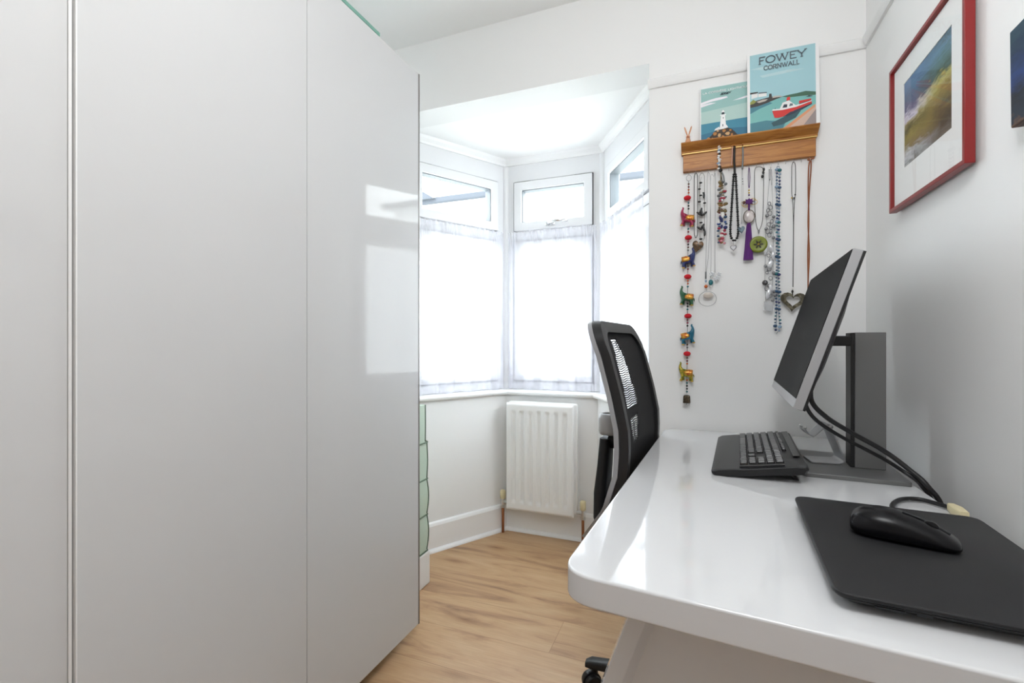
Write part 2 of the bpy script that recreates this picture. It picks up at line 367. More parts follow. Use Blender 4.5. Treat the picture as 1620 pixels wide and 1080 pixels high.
# windows
def make_window(name, p, q, label, handle=False, hinge_left=True):
    d = q-p; L = d.length; ang = math.atan2(d.y, d.x)
    t = thing(name, label, 'window', (p.x, p.y, 0), (0, 0, ang)); t['kind'] = 'structure'
    z0, z1 = SILL+0.001, OPZ-0.001; FW = 0.056
    bm = NB(); ring(bm, 0.004, L-0.004, z0, z1, 0.052, 0.0, 0.065, wt=0.128, wb=0.045)
    box(bm, 0.05, L-0.05, 0.0, 0.065, 1.628, 1.680); obj('window_frame', bm, M_upvc, t, bevel=0.003)
    # fanlight: gasket line, sash, spacer, pane
    sx0, sx1, sz0, sz1 = 0.058, L-0.058, 1.684, 1.960
    bm = NB(); box(bm, sx0-0.0035, sx0+0.01, -0.006, 0.002, sz0, sz1+0.002); box(bm, sx1-0.01, sx1+0.0035, -0.006, 0.002, sz0, sz1+0.002)
    for a_, b_ in ((sx0, sx0+0.10), (sx1-0.10, sx1)): box(bm, a_, b_, -0.006, 0.002, sz1-0.01, sz1+0.0025)
    obj('gasket', bm, M_gask, t)
    bm = NB(); ring(bm, sx0, sx1, sz0, sz1, 0.046, -0.014, 0.05); sash = obj('sash', bm, M_upvc, t, bevel=0.004)
    bm = NB(); ring(bm, sx0+0.045, sx1-0.045, sz0+0.045, sz1-0.045, 0.0045, -0.002, 0.046); obj('glazing_bead', bm, M_spacer, sash)
    bm = NB(); box(bm, sx0+0.046, sx1-0.046, 0.020, 0.024, sz0+0.046, sz1-0.046); obj('pane', bm, M_glass, sash)
    # lower casement
    bm = NB(); ring(bm, 0.058, L-0.058, 0.836, 1.624, 0.046, -0.010, 0.05); ls = obj('sash', bm, M_upvc, t, bevel=0.004)
    bm = NB(); ring(bm, 0.052, L-0.052, 0.831, 1.629, 0.012, -0.004, 0.002); obj('gasket', bm, M_gask, t)
    bm = NB(); box(bm, 0.104, L-0.104, 0.020, 0.024, 0.882, 1.578); obj('pane', bm, M_glass, ls)
    if handle:
        cx = (sx0+sx1)/2+0.0
        bm = NB(); box(bm, cx-0.034, cx+0.020, -0.022, -0.013, sz0+0.012, sz0+0.030); obj('handle_plate', bm, M_chrome, sash, bevel=0.003)
        bm = NB(); tube(bm, [(cx-0.015, -0.024, sz0+0.021), (cx-0.012, -0.046, sz0+0.022), (cx+0.03, -0.050, sz0+0.030), (cx+0.098, -0.048, sz0+0.026)], [0.009, 0.009, 0.006, 0.0075], 10); obj('handle', bm, M_chrome, sash, smooth=True)
    return t
make_window('window_1', WA, WB, 'left white bay window with an open view to the roof edge')
make_window('window_2', WB, WC, 'centre white bay window above the radiator', handle=True)
make_window('window_3', WC, WD, 'right white bay window beside the jamb')
for i, (p, a) in enumerate(((WB, 90), (WC, 90))):
    bm = NB(); lathe(bm, [(0.024, SILL+0.001), (0.024, OPZ-0.036)], (p.x, p.y+0.010, 0), 16); struct('trim_%d' % (6+i), bm, M_upvc, ('white corner post between the left and centre windows', 'white corner post between the centre and right windows')[i], 'window post', smooth=False)

# net curtains
def curtain(name, p, q, label, seed, ov0=0.02, ov1=0.02):
    rnd = random.Random(seed); d = (q-p); L = d.length; d = d.normalized(); n = Vector((d.y, -d.x))
    ph = [rnd.uniform(0, 6.28) for _ in range(6)]; NX = 260; bm = NB(); ztop, zbot = 1.672, SILL+0.004
    zs = [ztop, ztop-0.008, ztop-0.016, ztop-0.022, ztop-0.028, ztop-0.036, ztop-0.05, ztop-0.08, ztop-0.14]+[ztop-0.14-(ztop-0.14-zbot)*k/14 for k in range(1, 15)]
    rows = []
    for j, z in enumerate(zs):
        f = min(1, (ztop-z)/0.5); row = []
        for i in range(NX+1):
            s = -ov0+(L+ov0+ov1)*i/NX
            a = (0.0045+0.007*f)*math.sin(s*62+ph[0]+0.8*math.sin(s*17+ph[1]))+0.0035*f*math.sin(s*131+ph[2]+z*2)
            g = 0.0042*(1-min(1, (ztop-z)/0.11))*math.sin(s*330+ph[3]+6*math.sin(s*41+ph[4])+z*22)
            if j in (3, 4): g *= 0.35
            zz = z+(0.0035*math.sin(s*210+ph[5]) if j == 0 else 0)+(0.003*math.sin(s*40+ph[1]) if j == len(zs)-1 else 0)
            pt = p+d*s+n*(0.034+a+g); row.append(bm.verts.new((pt.x, pt.y, zz)))
        rows.append(row)
    for A, B in zip(rows, rows[1:]):
        for i in range(NX): bm.faces.new((A[i], A[i+1], B[i+1], B[i]))
    t = thing(name, label, 'curtain', (p.x, p.y, SILL), group='net curtains across the bay windows')
    t.location = (0, 0, 0); o = obj('net_panel', bm, M_net, t, smooth=True)
    bm = NB(); a = p+n*0.027; b = q+n*0.027
    tube(bm, [(a.x+d.x*0.03, a.y+d.y*0.03, 1.647), (b.x-d.x*0.03, b.y-d.y*0.03, 1.647)], 0.0012, 8); obj('curtain_wire', bm, M_trim, t, smooth=True)
    return t
c1 = clip_chain([WA, WB, WC, WD], YW+0.03)
curtain('net_curtain', c1[0], WB, 'sheer white net curtain on the left bay window', 3, 0, -0.035)
curtain('net_curtain', WB, WC, 'sheer white net curtain on the centre bay window above the radiator', 5, -0.03, -0.03)
curtain('net_curtain', WC, c1[3], 'sheer white net curtain on the right bay window behind the office chair', 9, -0.035, 0)

# neighbouring house across the way and ground outside
M_render = mat('white_render', (0.82, 0.82, 0.82), 0.8); M_tile = mat('pale_roof_tile', (0.62, 0.66, 0.70), 0.7); M_gut = mat('grey_gutter', (0.075, 0.082, 0.095), 0.8, spec=0.1)
hs = thing('neighbouring_house', 'pale house with a grey gutter seen through the left fanlight', 'house', (-1, 8.2, -2.6))
bm = NB(); box(bm, -4.0, 5.0, 0.0, 5, 0, 6.4); obj('house_wall', bm, M_render, hs)
bm = NB(); prism(bm, [(-0.12, 6.40), (2.5, 7.6), (5.12, 6.40)], -4.2, 5.2, 'x'); obj('roof', bm, M_tile, hs)
bm = NB(); box(bm, -4.2, 5.2, -0.22, -0.12, 6.35, 6.47); obj('gutter', bm, M_gut, hs, bevel=0.03)
bm = NB(); prism(bm, [(-4.2, 6.42), (-3.75, 6.42), (-4.2, 6.70)], -0.3, -0.21, 'y'); obj('gable_end', bm, M_gut, hs)
bm = NB(); box(bm, -30, 30, 2.9, 40, -2.7, -2.6); tag(obj('garden_ground', bm, mat('pale_ground', (0.45, 0.47, 0.42), 0.9)), 'pale ground outside below the window', 'ground', kind='structure')

# ------------------------------------------------------------------ radiator
rx0, rx1, rz0, rz1, ryf = -0.982, -0.604, 0.140, 0.724, 2.385
rad = thing('radiator', 'white panel radiator on the wall under the bay window', 'radiator', (0, 0, 0))
bm = NB(); NXg, NZg = 120, 70; W_ = rx1-rx0; H_ = rz1-rz0; grid = []
for j in range(NZg+1):
    z = rz0+H_*j/NZg; row = []
    for i in range(NXg+1):
        x = rx0+W_*i/NXg; ex = min(x-rx0, rx1-x); ez = min(z-rz0, rz1-z)
        e = min(ex, ez); y = 0.010*(1-min(1, e/0.010))**2
        fx = (x-rx0-0.022)/(W_-0.044)*7
        if 0 < fx < 7:
            k = abs((fx % 1)-0.5)*2            # 1 at ridge, 0 in the channel
            g = max(0, min(1, (0.62-k)/0.28)); h = max(0, min(1, (ez-0.040)/0.018))
            y += 0.0085*g*g*(3-2*g)*h*h*(3-2*h)
        row.append(bm.verts.new((x, ryf+y, z)))
    grid.append(row)
for A, B in zip(grid, grid[1:]):
    for i in range(NXg): bm.faces.new((A[i], A[i+1], B[i+1], B[i]))
obj('front_panel', bm, M_rad, rad, smooth=True)
bm = NB(); prism(bm, round_poly([(rx0+0.001, rz0+0.001), (rx1-0.001, rz0+0.001), (rx1-0.001, rz1-0.001), (rx0+0.001, rz1-0.001)], 0.008), ryf+0.011, ryf+0.020, 'y'); obj('panel_rim', bm, M_rad, rad, bevel=0.002)
bm = NB(); prism(bm, round_poly([(rx0+0.004, rz0+0.012), (rx1+0.012, rz0+0.012), (rx1+0.012, rz1+0.004), (rx0+0.004, rz1+0.004)], 0.014), ryf+0.030, ryf+0.060, 'y'); obj('side_casing', bm, M_rad, rad, bevel=0.004)
bm = NB(); box(bm, rx0+0.01, rx1-0.004, ryf+0.018, ryf+0.034, rz0+0.02, rz1-0.01); obj('inner_panel', bm, M_rad, rad)
for xx in (rx0+0.08, rx1-0.08):
    bm = NB(); box(bm, xx-0.012, xx+0.012, ryf+0.058, 2.4795, rz0+0.06, rz1-0.06); obj('wall_bracket', bm, M_rad, rad)
for sx, xv, zc in ((1, rx0-0.028, 0.170), (-1, rx1+0.044, 0.164)):
    yv = ryf+0.030
    bm = NB(); lathe(bm, [(0.0115, zc+0.016), (0.0155, zc+0.020), (0.0155, zc+0.058), (0.012, zc+0.064)], (xv, yv, 0), 16); v = obj('valve_cap', bm, M_cream, rad, smooth=True); v['label'] = 'cream valve cap'
    bm = NB(); tube(bm, [(xv, yv, zc+0.018), (xv, yv, zc-0.028)], [0.010, 0.012], 12); tube(bm, [(xv, yv, zc), (xv+sx*0.034, yv, zc)], 0.010, 12)
    lathe(bm, [(0.014, zc-0.032), (0.014, zc-0.016)], (xv, yv, 0), 6); obj('valve_body', bm, M_silver, rad, smooth=False)
    bm = NB(); tube(bm, [(xv, yv, zc-0.03), (xv, yv, 0.0)], 0.0075, 12); o = obj('pipe', bm, M_copper, rad, smooth=True); o['label'] = 'bare copper pipe down to the floor'

# ------------------------------------------------------------------ wardrobe
WX = -0.930; WT = 2.010; wy = [-0.553, -0.04, 0.447, 0.928, 1.447]
wr = thing('wardrobe', 'large glossy white wardrobe with sliding panel doors', 'wardrobe', (WX, 0.447, 0))
lx = lambda x: x-WX
ly = lambda y: y-0.447
bm = NB(); box(bm, lx(-1.535), lx(-0.985), ly(-0.545), ly(1.437), 0.045, 1.985); obj('carcass', bm, M_carc, wr, bevel=0.002)
bm = NB(); box(bm, lx(-1.535), lx(-1.02), ly(-0.540), ly(1.430), 0.0, 0.045); obj('plinth', bm, M_carc, wr)
bm = NB(); box(bm, lx(-1.0), lx(-0.965), ly(-0.55), ly(1.437), 1.975, 1.998); obj('top_track', bm, M_carc, wr)
def sliding(y0, ym, y1, xf, zt=WT, em=None):
    bm = NB(); box(bm, lx(xf-0.016), lx(xf-0.0045), ly(y0+0.001), ly(y1-0.001), 0.050, zt-0.001); dr = obj('sliding_door', bm, M_carc, wr)
    for a, b in ((y0+0.0015, ym-0.0008), (ym+0.0008, y1-0.004)):
        bm = NB(); box(bm, lx(xf-0.004), lx(xf), ly(a), ly(b), 0.050, zt); obj('glass_panel', bm, M_door, dr, bevel=0.0008)
    bm = NB(); box(bm, lx(xf-0.018), lx(xf+0.0015), ly(y1-0.0035), ly(y1+0.001), 0.049, zt); o = obj('edge_strip', bm, em or M_carc, dr)
    if em: o['label'] = 'grey metal edge strip'
    bm = NB(); box(bm, lx(xf-0.018), lx(xf+0.0015), ly(y0-0.001), ly(y0+0.0012), 0.049, zt); o = obj('edge_strip', bm, M_carc, dr)
sliding(wy[2], wy[3], wy[4], WX, em=M_alu); sliding(wy[0], wy[1], wy[2]-0.004, WX-0.006)
bm = NB(); box(bm, -1.40, WX+0.0, 0.15, 1.224, 2.0115, 2.0225); tag(obj('glass_sheet', bm, M_tglass), 'green edged glass sheet lying on top of the wardrobe', 'glass sheet')

# storage tower behind the wardrobe
st = thing('storage_tower', 'narrow tower of pale green fabric drawers behind the wardrobe end', 'drawers', (-1.102, 1.625, 0))
X0, Y0, Y1 = -0.33, -0.16, 0.165
bm = NB(); box(bm, X0, 0.006, Y0, Y1+0.004, 0.0, 0.143); o = obj('base_box', bm, M_carc, st, bevel=0.006); o['label'] = 'white base box'
zz = [0.145, 0.302, 0.457, 0.616, 0.782]
for k in range(4):
    z0, z1 = zz[k]+0.002, zz[k+1]-0.003; secs = []
    bm = NB(); n = 8
    for j in range(n+1):
        z = z0+(z1-z0)*j/n; b = 0.0055*math.sin(math.pi*j/n)*(1, 1.0, 0.4, 0.1)[k]-0.005*(k == 3)-0.002
        secs.append([(X0, Y0, z), (b-0.004, Y0, z), (b, Y0+0.02, z), (b, Y1-0.014+b, z), (b-0.008, Y1+b, z), (X0, Y1+b, z)])
    loft(bm, secs); dr = obj('drawer', bm, M_green, st, smooth=False)
    bm = NB(); tube(bm, [(-0.004, Y0+0.01, z0), (0.003, Y0+0.03, z0+0.001), (0.003, Y1-0.012, z0+0.001), (-0.01, Y1+0.002, z0), (X0+0.01, Y1+0.002, z0)], 0.0028, 6); obj('binding', bm, M_dgreen, dr, smooth=True)
    bm = NB(); tube(bm, [tuple((secs[j][4][0]+0.002, secs[j][4][1]+0.001, secs[j][4][2])) for j in range(n+1)], 0.0026, 6); obj('binding', bm, M_dgreen, dr, smooth=True)

# ------------------------------------------------------------------ desk
DZ = 0.740
dk = thing('desk', 'glossy white desk with rounded corners against the right wall', 'desk', (0.15, 1.2, 0))
def dl(x, y): return (x-0.15, y-1.2)
top = [dl(-0.180, 0.630), dl(0.434, 0.570), dl(0.448, 1.812), dl(-0.115, 1.812)]
bm = NB(); prism(bm, round_poly(top, [0.055, 0.04, 0.02, 0.06], 12), DZ-0.042, DZ); obj('desktop', bm, M_gloss, dk, bevel=0.004, seg=3)
def desk_leg(yc, th, toe=-0.315):
    pts = [(-0.082, 0.697), (toe, 0.03), (toe, 0.0), (0.42, 0.0), (0.42, 0.697)]
    pts = [(a-0.15, b) for a, b in pts]
    bm = NB(); prism(bm, pts, yc-th/2-1.2, yc+th/2-1.2, 'y'); lg = obj('leg_panel', bm, M_gloss, dk, bevel=0.004)
    return lg
def rim(yc):
    # raised outer rim on the panel face, flush with its slanted edge
    o = [(-0.082, 0.697), (-0.315, 0.03), (-0.315, 0.0), (0.42, 0.0), (0.42, 0.697)]
    i = [(-0.062, 0.68), (-0.285, 0.045), (-0.285, 0.03), (0.41, 0.03), (0.41, 0.68)]
    i2 = [(-0.048, 0.675), (-0.266, 0.055), (-0.26, 0.045), (0.395, 0.045), (0.395, 0.675)]
    bm = NB(); L = []
    for poly, y in ((o, yc), (o, yc-0.022), (i, yc-0.022), (i2, yc)):
        L.append([bm.verts.new((a-0.15, y-1.2, b)) for a, b in poly])
    for A, B in zip(L, L[1:]):
        for k in range(5): bm.faces.new((A[k], A[(k+1) % 5], B[(k+1) % 5], B[k]))
    return bm
lg = desk_leg(0.735, 0.022); obj('leg_rim', rim(0.7245), M_gloss, lg, bevel=0.002)
desk_leg(1.765, 0.022, -0.10)
bm = NB(); box(bm, 0.24, 0.262, 0.747-1.2, 1.753-1.2, 0.40, 0.697); obj('back_rail', bm, M_gloss, dk, bevel=0.003)

# ------------------------------------------------------------------ office chair
ch = thing('office_chair', 'black mesh-back office chair with grey trim pushed up to the desk', 'office chair', (0.03, 1.42, 0), (0, 0, R(-5)))
prof = [(0.50, -0.285), (0.55, -0.252), (0.62, -0.206), (0.713, -0.177), (0.774, -0.173), (0.829, -0.175), (0.912, -0.192), (1.018, -0.220), (1.109, -0.254)]
def bx(z):
    for (a, xa), (b, xb) in zip(prof, prof[1:]):
        if z <= b or b == prof[-1][0]:
            t = (z-a)/(b-a)
            return xa+(xb-xa)*t
ZT = 1.112
def hw(z):
    h = 0.232
    if z > ZT-0.07: h = 0.162+math.sqrt(max(0, 0.07**2-(z-(ZT-0.07))**2))
    if z < 0.66: h = 0.232-0.10*((0.66-z)/0.16)**1.5
    return h
def backloop(inset, dxs):
    zs = [0.50+inset+(ZT-0.50-2*inset)*(1-math.cos(math.pi*k/40))/2 for k in range(41)]
    def H(z):
        zc = 0.5+(z-0.5-inset)*(ZT-0.5)/(ZT-0.5-2*inset); return max(0.03, hw(zc)-inset)
    L = [(-H(z), z) for z in zs]+[(H(z), z) for z in zs[::-1]]
    return [(bx(z)+dxs-0.012*(1-(y/0.235)**2), y, z) for y, z in L]
def band_loop(bm, loops):
    L = [[bm.verts.new(p) for p in l] for l in loops]; n = len(L[0])
    for A, B in zip(L, L[1:]+L[:1]):
        for k in range(n): bm.faces.new((A[k], A[(k+1) % n], B[(k+1) % n], B[k]))
bm = NB(); band_loop(bm, [backloop(0, 0.0), backloop(0.030, 0.002), backloop(0.030, -0.02), backloop(0.0, -0.024)]); bk = obj('back_frame', bm, M_black, ch, smooth=True, bevel=0.003)
bm = NB(); band_loop(bm, [backloop(0.0, -0.0245), backloop(0.022, -0.0245), backloop(0.022, -0.036), backloop(0.003, -0.038)]); o = obj('back_shell', bm, M_cgrey, ch, smooth=True, bevel=0.003); o['label'] = 'light grey rear shell'
bm = NB(); NZ, NY = 60, 40; G = []
for j in range(NZ+1):
    z = 0.52+(1.090-0.52)*j/NZ; row = []
    for i in range(NY+1):
        s = i/NY; y = (-1+2*s)*(hw(z)-0.022); row.append(bm.verts.new((bx(z)-0.008-0.012*(1-(y/0.235)**2), y, z)))
    G.append(row)
def window_s(z):
    if 0.872 < z < 1.062:
        t = (z-0.872)/0.19; return (0.20+0.05*t, 0.54-0.12*t**3)
    if 0.772 < z < 0.845:
        t = (0.845-z)/0.073; return (0.22+0.08*t*t, 0.47-0.02*t)
    return None
for j in range(NZ):
    zc = 0.52+0.57*(j+0.5)/NZ; ws = window_s(zc)
    for i in range(NY):
        s = (i+0.5)/NY
        if ws and ws[0] < s < ws[1]: continue
        bm.faces.new((G[j][i], G[j][i+1], G[j+1][i+1], G[j+1][i]))
o = obj('back_fabric', bm, M_cfab, ch, smooth=True); sm = o.modifiers.new('solid', 'SOLIDIFY'); sm.thickness = 0.003
bm = NB(); z = 0.774
while z < 1.062:
    ws = window_s(z)
    if ws:
        pts = []
        for k in range(9):
            s = ws[0]-0.03+(ws[1]-ws[0]+0.06)*k/8; y = (-1+2*s)*(hw(z)-0.022); pts.append((bx(z)-0.010-0.012*(1-(y/0.235)**2), y, z+0.0018*math.sin(k*1.7)))
        tube(bm, pts, 0.0021, 5)
    z += 0.0060
obj('back_mesh', bm, M_black, ch, smooth=True)
# spine and collar behind the back
def spine(path, wx, wy_, name, m, par, r=0.4):
    bm = NB(); secs = []
    for i, (x, z) in enumerate(path):
        a = Vector(path[min(i+1, len(path)-1)])-Vector(path[max(i-1, 0)]); a.normalize(); nx, nz = a.y, -a.x
        secs.append([(x+nx*p, q, z+nz*p) for p, q in rrect(wx[i], wy_[i], min(wx[i], wy_[i])*r, 3)])
    loft(bm, secs); return obj(name, bm, m, par, smooth=True, bevel=0.001)
sp = [(-0.292, 0.765), (-0.298, 0.68), (-0.306, 0.60), (-0.306, 0.53), (-0.285, 0.47), (-0.22, 0.435), (-0.10, 0.425), (0.0, 0.425)]
spn = spine(sp, [0.030, 0.034, 0.038, 0.04, 0.042, 0.04, 0.035, 0.03], [0.075, 0.08, 0.085, 0.09, 0.09, 0.09, 0.09, 0.09], 'spine', M_black, ch)
bm = NB(); lathe(bm, [(0.030, 0.775), (0.034, 0.785), (0.034, 0.822), (0.030, 0.836), (0.022, 0.838), (0.020, 0.826), (0.001, 0.826)], (-0.283, 0, 0), 24); o = obj('collar', bm, mat('collar_grey', (0.46, 0.46, 0.47), 0.35), spn, smooth=True); o['label'] = 'light grey collar'
bm = NB(); lathe(bm, [(0.001, 0.828), (0.0195, 0.8285), (0.001, 0.829)], (-0.283, 0, 0), 20); obj('collar_socket', bm, M_black, spn)
bm = NB(); tube(bm, [(-0.285, 0, 0.755), (-0.25, 0, 0.752), (-0.205, 0, 0.75)], [0.024, 0.018, 0.026], 12); obj('back_bracket', bm, M_black2, ch, smooth=True)
spine([(-0.285, 0.50), (-0.262, 0.545), (-0.24, 0.60), (-0.222, 0.66)], [0.012]*4, [0.10, 0.12, 0.16, 0.2], 'lower_support', M_cgrey, ch)
bm = NB(); prism(bm, round_poly([(-0.21, -0.22), (0.24, -0.235), (0.24, 0.235), (-0.21, 0.22)], [0.07, 0.10, 0.10, 0.07], 6), 0.455, 0.525); obj('seat', bm, M_cfab, ch, bevel=0.022, seg=4)
bm = NB(); prism(bm, round_poly([(-0.19, -0.20), (0.21, -0.21), (0.21, 0.21), (-0.19, 0.20)], 0.07, 6), 0.438, 0.456); obj('seat_pan', bm, M_black, ch, bevel=0.004)
bm = NB(); box(bm, -0.09, 0.10, -0.07, 0.07, 0.395, 0.438); obj('tilt_mechanism', bm, M_black2, ch, bevel=0.01)
bm = NB(); lathe(bm, [(0.027, 0.10), (0.027, 0.25), (0.015, 0.252), (0.015, 0.396)], n=20); obj('gas_lift', bm, M_black2, ch, smooth=False)
bm = NB(); lathe(bm, [(0.03, 0.065), (0.045, 0.07), (0.045, 0.115), (0.032, 0.13)], n=24); obj('base_hub', bm, M_black2, ch, smooth=True)
for k in range(5):
    a = R(180+4+72*k); M = Matrix.Rotation(a, 4, 'Z')
    path = [(0.03, 0.098), (0.12, 0.095), (0.24, 0.086), (0.335, 0.079), (0.352, 0.074)]; wd = [0.05, 0.045, 0.04, 0.036, 0.026]; hh = [0.042, 0.036, 0.028, 0.024, 0.018]
    bm = NB(); loft(bm, [[tuple(M @ Vector((x, p, z+q))) for p, q in rrect(wd[i], hh[i], 0.008, 3)] for i, (x, z) in enumerate(path)]); lg = obj('base_leg', bm, M_black2, ch, smooth=True, bevel=0.001)
    c = M @ Vector((0.322, 0, 0)); A = Matrix.Translation((c.x, c.y, 0)) @ Matrix.Rotation(a+R(35), 4, 'Z')
    bm = NB()
    for s in (-1, 1):
        g = bmesh.ops.create_cone(bm, cap_ends=True, segments=24, radius1=0.026, radius2=0.026, depth=0.017, matrix=A @ Matrix.Translation((0.012, s*0.013, 0.0265)) @ Matrix.Rotation(R(90), 4, 'X'))
    cs = obj('caster', bm, M_black, lg, bevel=0.004)
    bm = NB(); arc = [(0.012+0.030*math.cos(R(t)), 0.0265+0.030*math.sin(R(t))) for t in range(0, 181, 20)]
    prism(bm, arc+[(0.012-0.02, 0.03), (0.012+0.02, 0.03)], -0.0035, 0.0035, 'y'); tube(bm, [(0, 0, 0.05), (0, 0, 0.072)], 0.008, 10)
    bm.transform(A); obj('caster_hood', bm, M_black2, lg)

# ------------------------------------------------------------------ monitor
mo = thing('monitor', 'black flat monitor on a grey column stand, tilted back on the desk', 'monitor', (0.345, 1.40, DZ), (0, 0, R(-3)))
# base and column in local frame: x away from the sitter, y along the screen
bm = NB(); prism(bm, round_poly([(-0.108, -0.125), (0.092, -0.125), (0.092, 0.14), (-0.108, 0.14)], 0.004, 3), 0.0, 0.010); obj('stand_base', bm, M_graph, mo, bevel=0.0015)
bm = NB(); box(bm, 0.008, 0.070, -0.028, 0.028, 0.010, 0.338); col = obj('stand_column', bm, M_graph, mo, bevel=0.0015)
bm = NB(); box(bm, 0.000, 0.008, -0.026, 0.026, 0.010, 0.337); o = obj('column_face', bm, M_black, col); o['label'] = 'black front strip of the column'
bm = NB(); box(bm, -0.040, 0.004, -0.028, 0.028, 0.305, 0.330); obj('tilt_arm', bm, M_black, mo, bevel=0.004)
# head: tilted panel, its own little frame through a matrix
HM = Matrix.Translation((-0.148, 0.0, 0.176)) @ Matrix.Rotation(R(17.8), 4, 'Y')   # local: x thickness (screen at 0), y width, z up from the lower edge
HW, HH = 0.266, 0.345
def head(bm): bm.transform(HM); return bm
bm = NB(); box(bm, 0.0006, 0.019, -HW, HW, 0.0, HH); hd = obj('display_casing', head(bm), M_satin, mo, bevel=0.0015); hd['label'] = 'silver display casing'
bm = NB(); box(bm, -0.0006, 0.0007, -HW+0.002, HW-0.002, 0.021, HH-0.002); obj('screen', head(bm), M_screen, hd)
bm = NB(); ring(bm, -HW+0.001, HW-0.001, 0.001, HH-0.001, 0.03, 0.019, 0.024)
bm.transform(Matrix(((0, 1, 0, 0), (1, 0, 0, 0), (0, 0, 1, 0), (0, 0, 0, 1)))); box(bm, 0.019, 0.024, -HW+0.03, HW-0.03, 0.03, HH-0.03); obj('rear_cover', head(bm), M_black, hd)
bm = NB(); loft(bm, [[(x, p, HH*0.47+q) for p, q in rrect(w2, h2, 0.02, 4)] for x, w2, h2 in ((0.0235, 0.46, 0.29), (0.034, 0.40, 0.24), (0.046, 0.30, 0.16))]); obj('rear_housing', head(bm), M_black, hd, bevel=0.002)
p = HM @ Vector((0.046, 0, 0.160))
bm = NB(); tube(bm, [tuple(p), (-0.038, 0, 0.318)], [0.026, 0.018], 12); obj('tilt_joint', bm, M_black, mo, smooth=True)

# cables from the monitor to the gap behind the desk
def cable(name, pts, r, label, m=M_black, group=None, k=10):
    bm = NB(); tube(bm, catmull(pts, k), r, 8); return tag(obj(name, bm, m, smooth=True), label, 'cable', group)
def cpath(P): return [tuple(wp(*p)) for p in P]
cable('monitor_cable', cpath([(1276, 600, 1.24), (1274, 636, 1.225), (1290, 663, 1.245), (1330, 690, 1.28), (1395, 724, 1.305), (1436, 750, 1.27)])+[(0.4435, 1.262, 0.7465), (0.461, 1.250, 0.70), (0.464, 1.23, 0.55)], 0.0042, 'lower black cable curving from the monitor to the desk edge', group='cables behind the monitor')
cable('monitor_cable', cpath([(1284, 600, 1.24), (1284, 634, 1.225), (1308, 660, 1.245), (1345, 683, 1.27), (1400, 714, 1.285), (1440, 744, 1.27)])+[(0.447, 1.247, 0.752), (0.471, 1.237, 0.70), (0.474, 1.218, 0.55)], 0.0052, 'upper thicker black cable curving from the monitor to the desk edge', group='cables behind the monitor')
lead = cable('power_lead', [(0.33, 1.055, 0.7465), (0.342, 1.10, 0.7465), (0.372, 1.145, 0.7465), (0.402, 1.155, 0.7465), (0.424, 1.135, 0.7465), (0.436, 1.115, 0.7465)], 0.0042, 'short black lead looping from behind the laptop into a cream plug')
bm = NB(); loft(bm, [[(0.436+0.0*i+a*0.85, 1.118-b_+a*0.0, 0.7485+q) for a, q in rrect(s1, s2, 0.003, 3)] for i, (b_, s1, s2) in enumerate(((0, 0.014, 0.014), (0.022, 0.022, 0.016), (0.05, 0.016, 0.015)))]); o = obj('cream_plug', bm, M_cream, lead, bevel=0.001); o['label'] = 'cream plug'

# ------------------------------------------------------------------ phone stand on the monitor base
ps = thing('phone_stand', 'silver folding phone stand on the monitor base', 'phone stand', (0.300, 1.420, DZ+0.0105), (0, 0, R(6)))
def strip(path, wy0, th):
    bm = NB(); n = len(path); A = []
    for i, (x, z) in enumerate(path):
        t = Vector(path[min(i+1, n-1)])-Vector(path[max(i-1, 0)]); t.normalize(); nx, nz = -t.y, t.x
        A.append([(x+nx*s, y, z+nz*s) for s, y in ((0, -wy0), (th, -wy0), (th, wy0), (0, wy0))])
    return loft(bm, A)
pth = [(-0.040, 0.0), (0.022, 0.0), (0.030, 0.003), (0.034, 0.009), (0.033, 0.018), (0.006, 0.088)]
obj('stand_arm', strip(pth, 0.033, 0.0035), M_satin, ps, bevel=0.001)
bm = NB(); tube(bm, [(0.004, -0.030, 0.092), (0.004, 0.030, 0.092)], 0.005, 12); obj('hinge', bm, M_satin, ps, smooth=True)
obj('phone_cradle', strip([(0.000, 0.099), (-0.030, 0.068), (-0.033, 0.066), (-0.040, 0.070), (-0.050, 0.082)], 0.024, 0.003), M_satin, ps, bevel=0.001)
for s in (-1, 1):
    bm = NB(); ball(bm, (-0.050, s*0.016, 0.085), 0.0045); obj('cradle_hook', bm, M_silver, ps, smooth=True)

# ------------------------------------------------------------------ keyboard
kb = thing('keyboard', 'black full-size keyboard with wide palm rest raised on feet', 'keyboard', (0.028, 1.212, DZ), (0, 0, R(-4)))
KP = [(0.0, 0.001), (-0.002, 0.008), (0.008, 0.014), (0.045, 0.020), (0.062, 0.021), (0.178, 0.039), (0.194, 0.039), (0.199, 0.034), (0.192, 0.023), (0.03, 0.0)]
def kprof(f, dy):
    return [((x-0.1)*f+0.1, dy, z*(0.65+0.35*f)+0.0) for x, z in KP]
bm = NB(); loft(bm, [kprof(0.93, 0.0), kprof(0.98, 0.005), kprof(1, 0.014), kprof(1, 0.442), kprof(0.97, 0.451), kprof(0.88, 0.456)]); obj('keyboard_body', bm, M_black2, kb, bevel=0.0015)
KX = Matrix.Translation((0.060, 0, 0.0212)) @ Matrix.Rotation(-math.atan2(0.018, 0.116), 4, 'Y')
def key(x0, y0, wx_, wy_, h=0.0058):
    bm = NB(); g = 0.0009
    loft(bm, [[(x0+wx_/2+p, y0+wy_/2+q, z) for p, q in rrect(a, b, 0.0015, 1)] for z, a, b in ((0.0, wx_-g, wy_-g), (h*0.7, wx_-g-0.002, wy_-g-0.002), (h, wx_-g-0.0042, wy_-g-0.0042))])
    bm.transform(KX); obj('key', bm, M_key, kb)
U = 0.0186
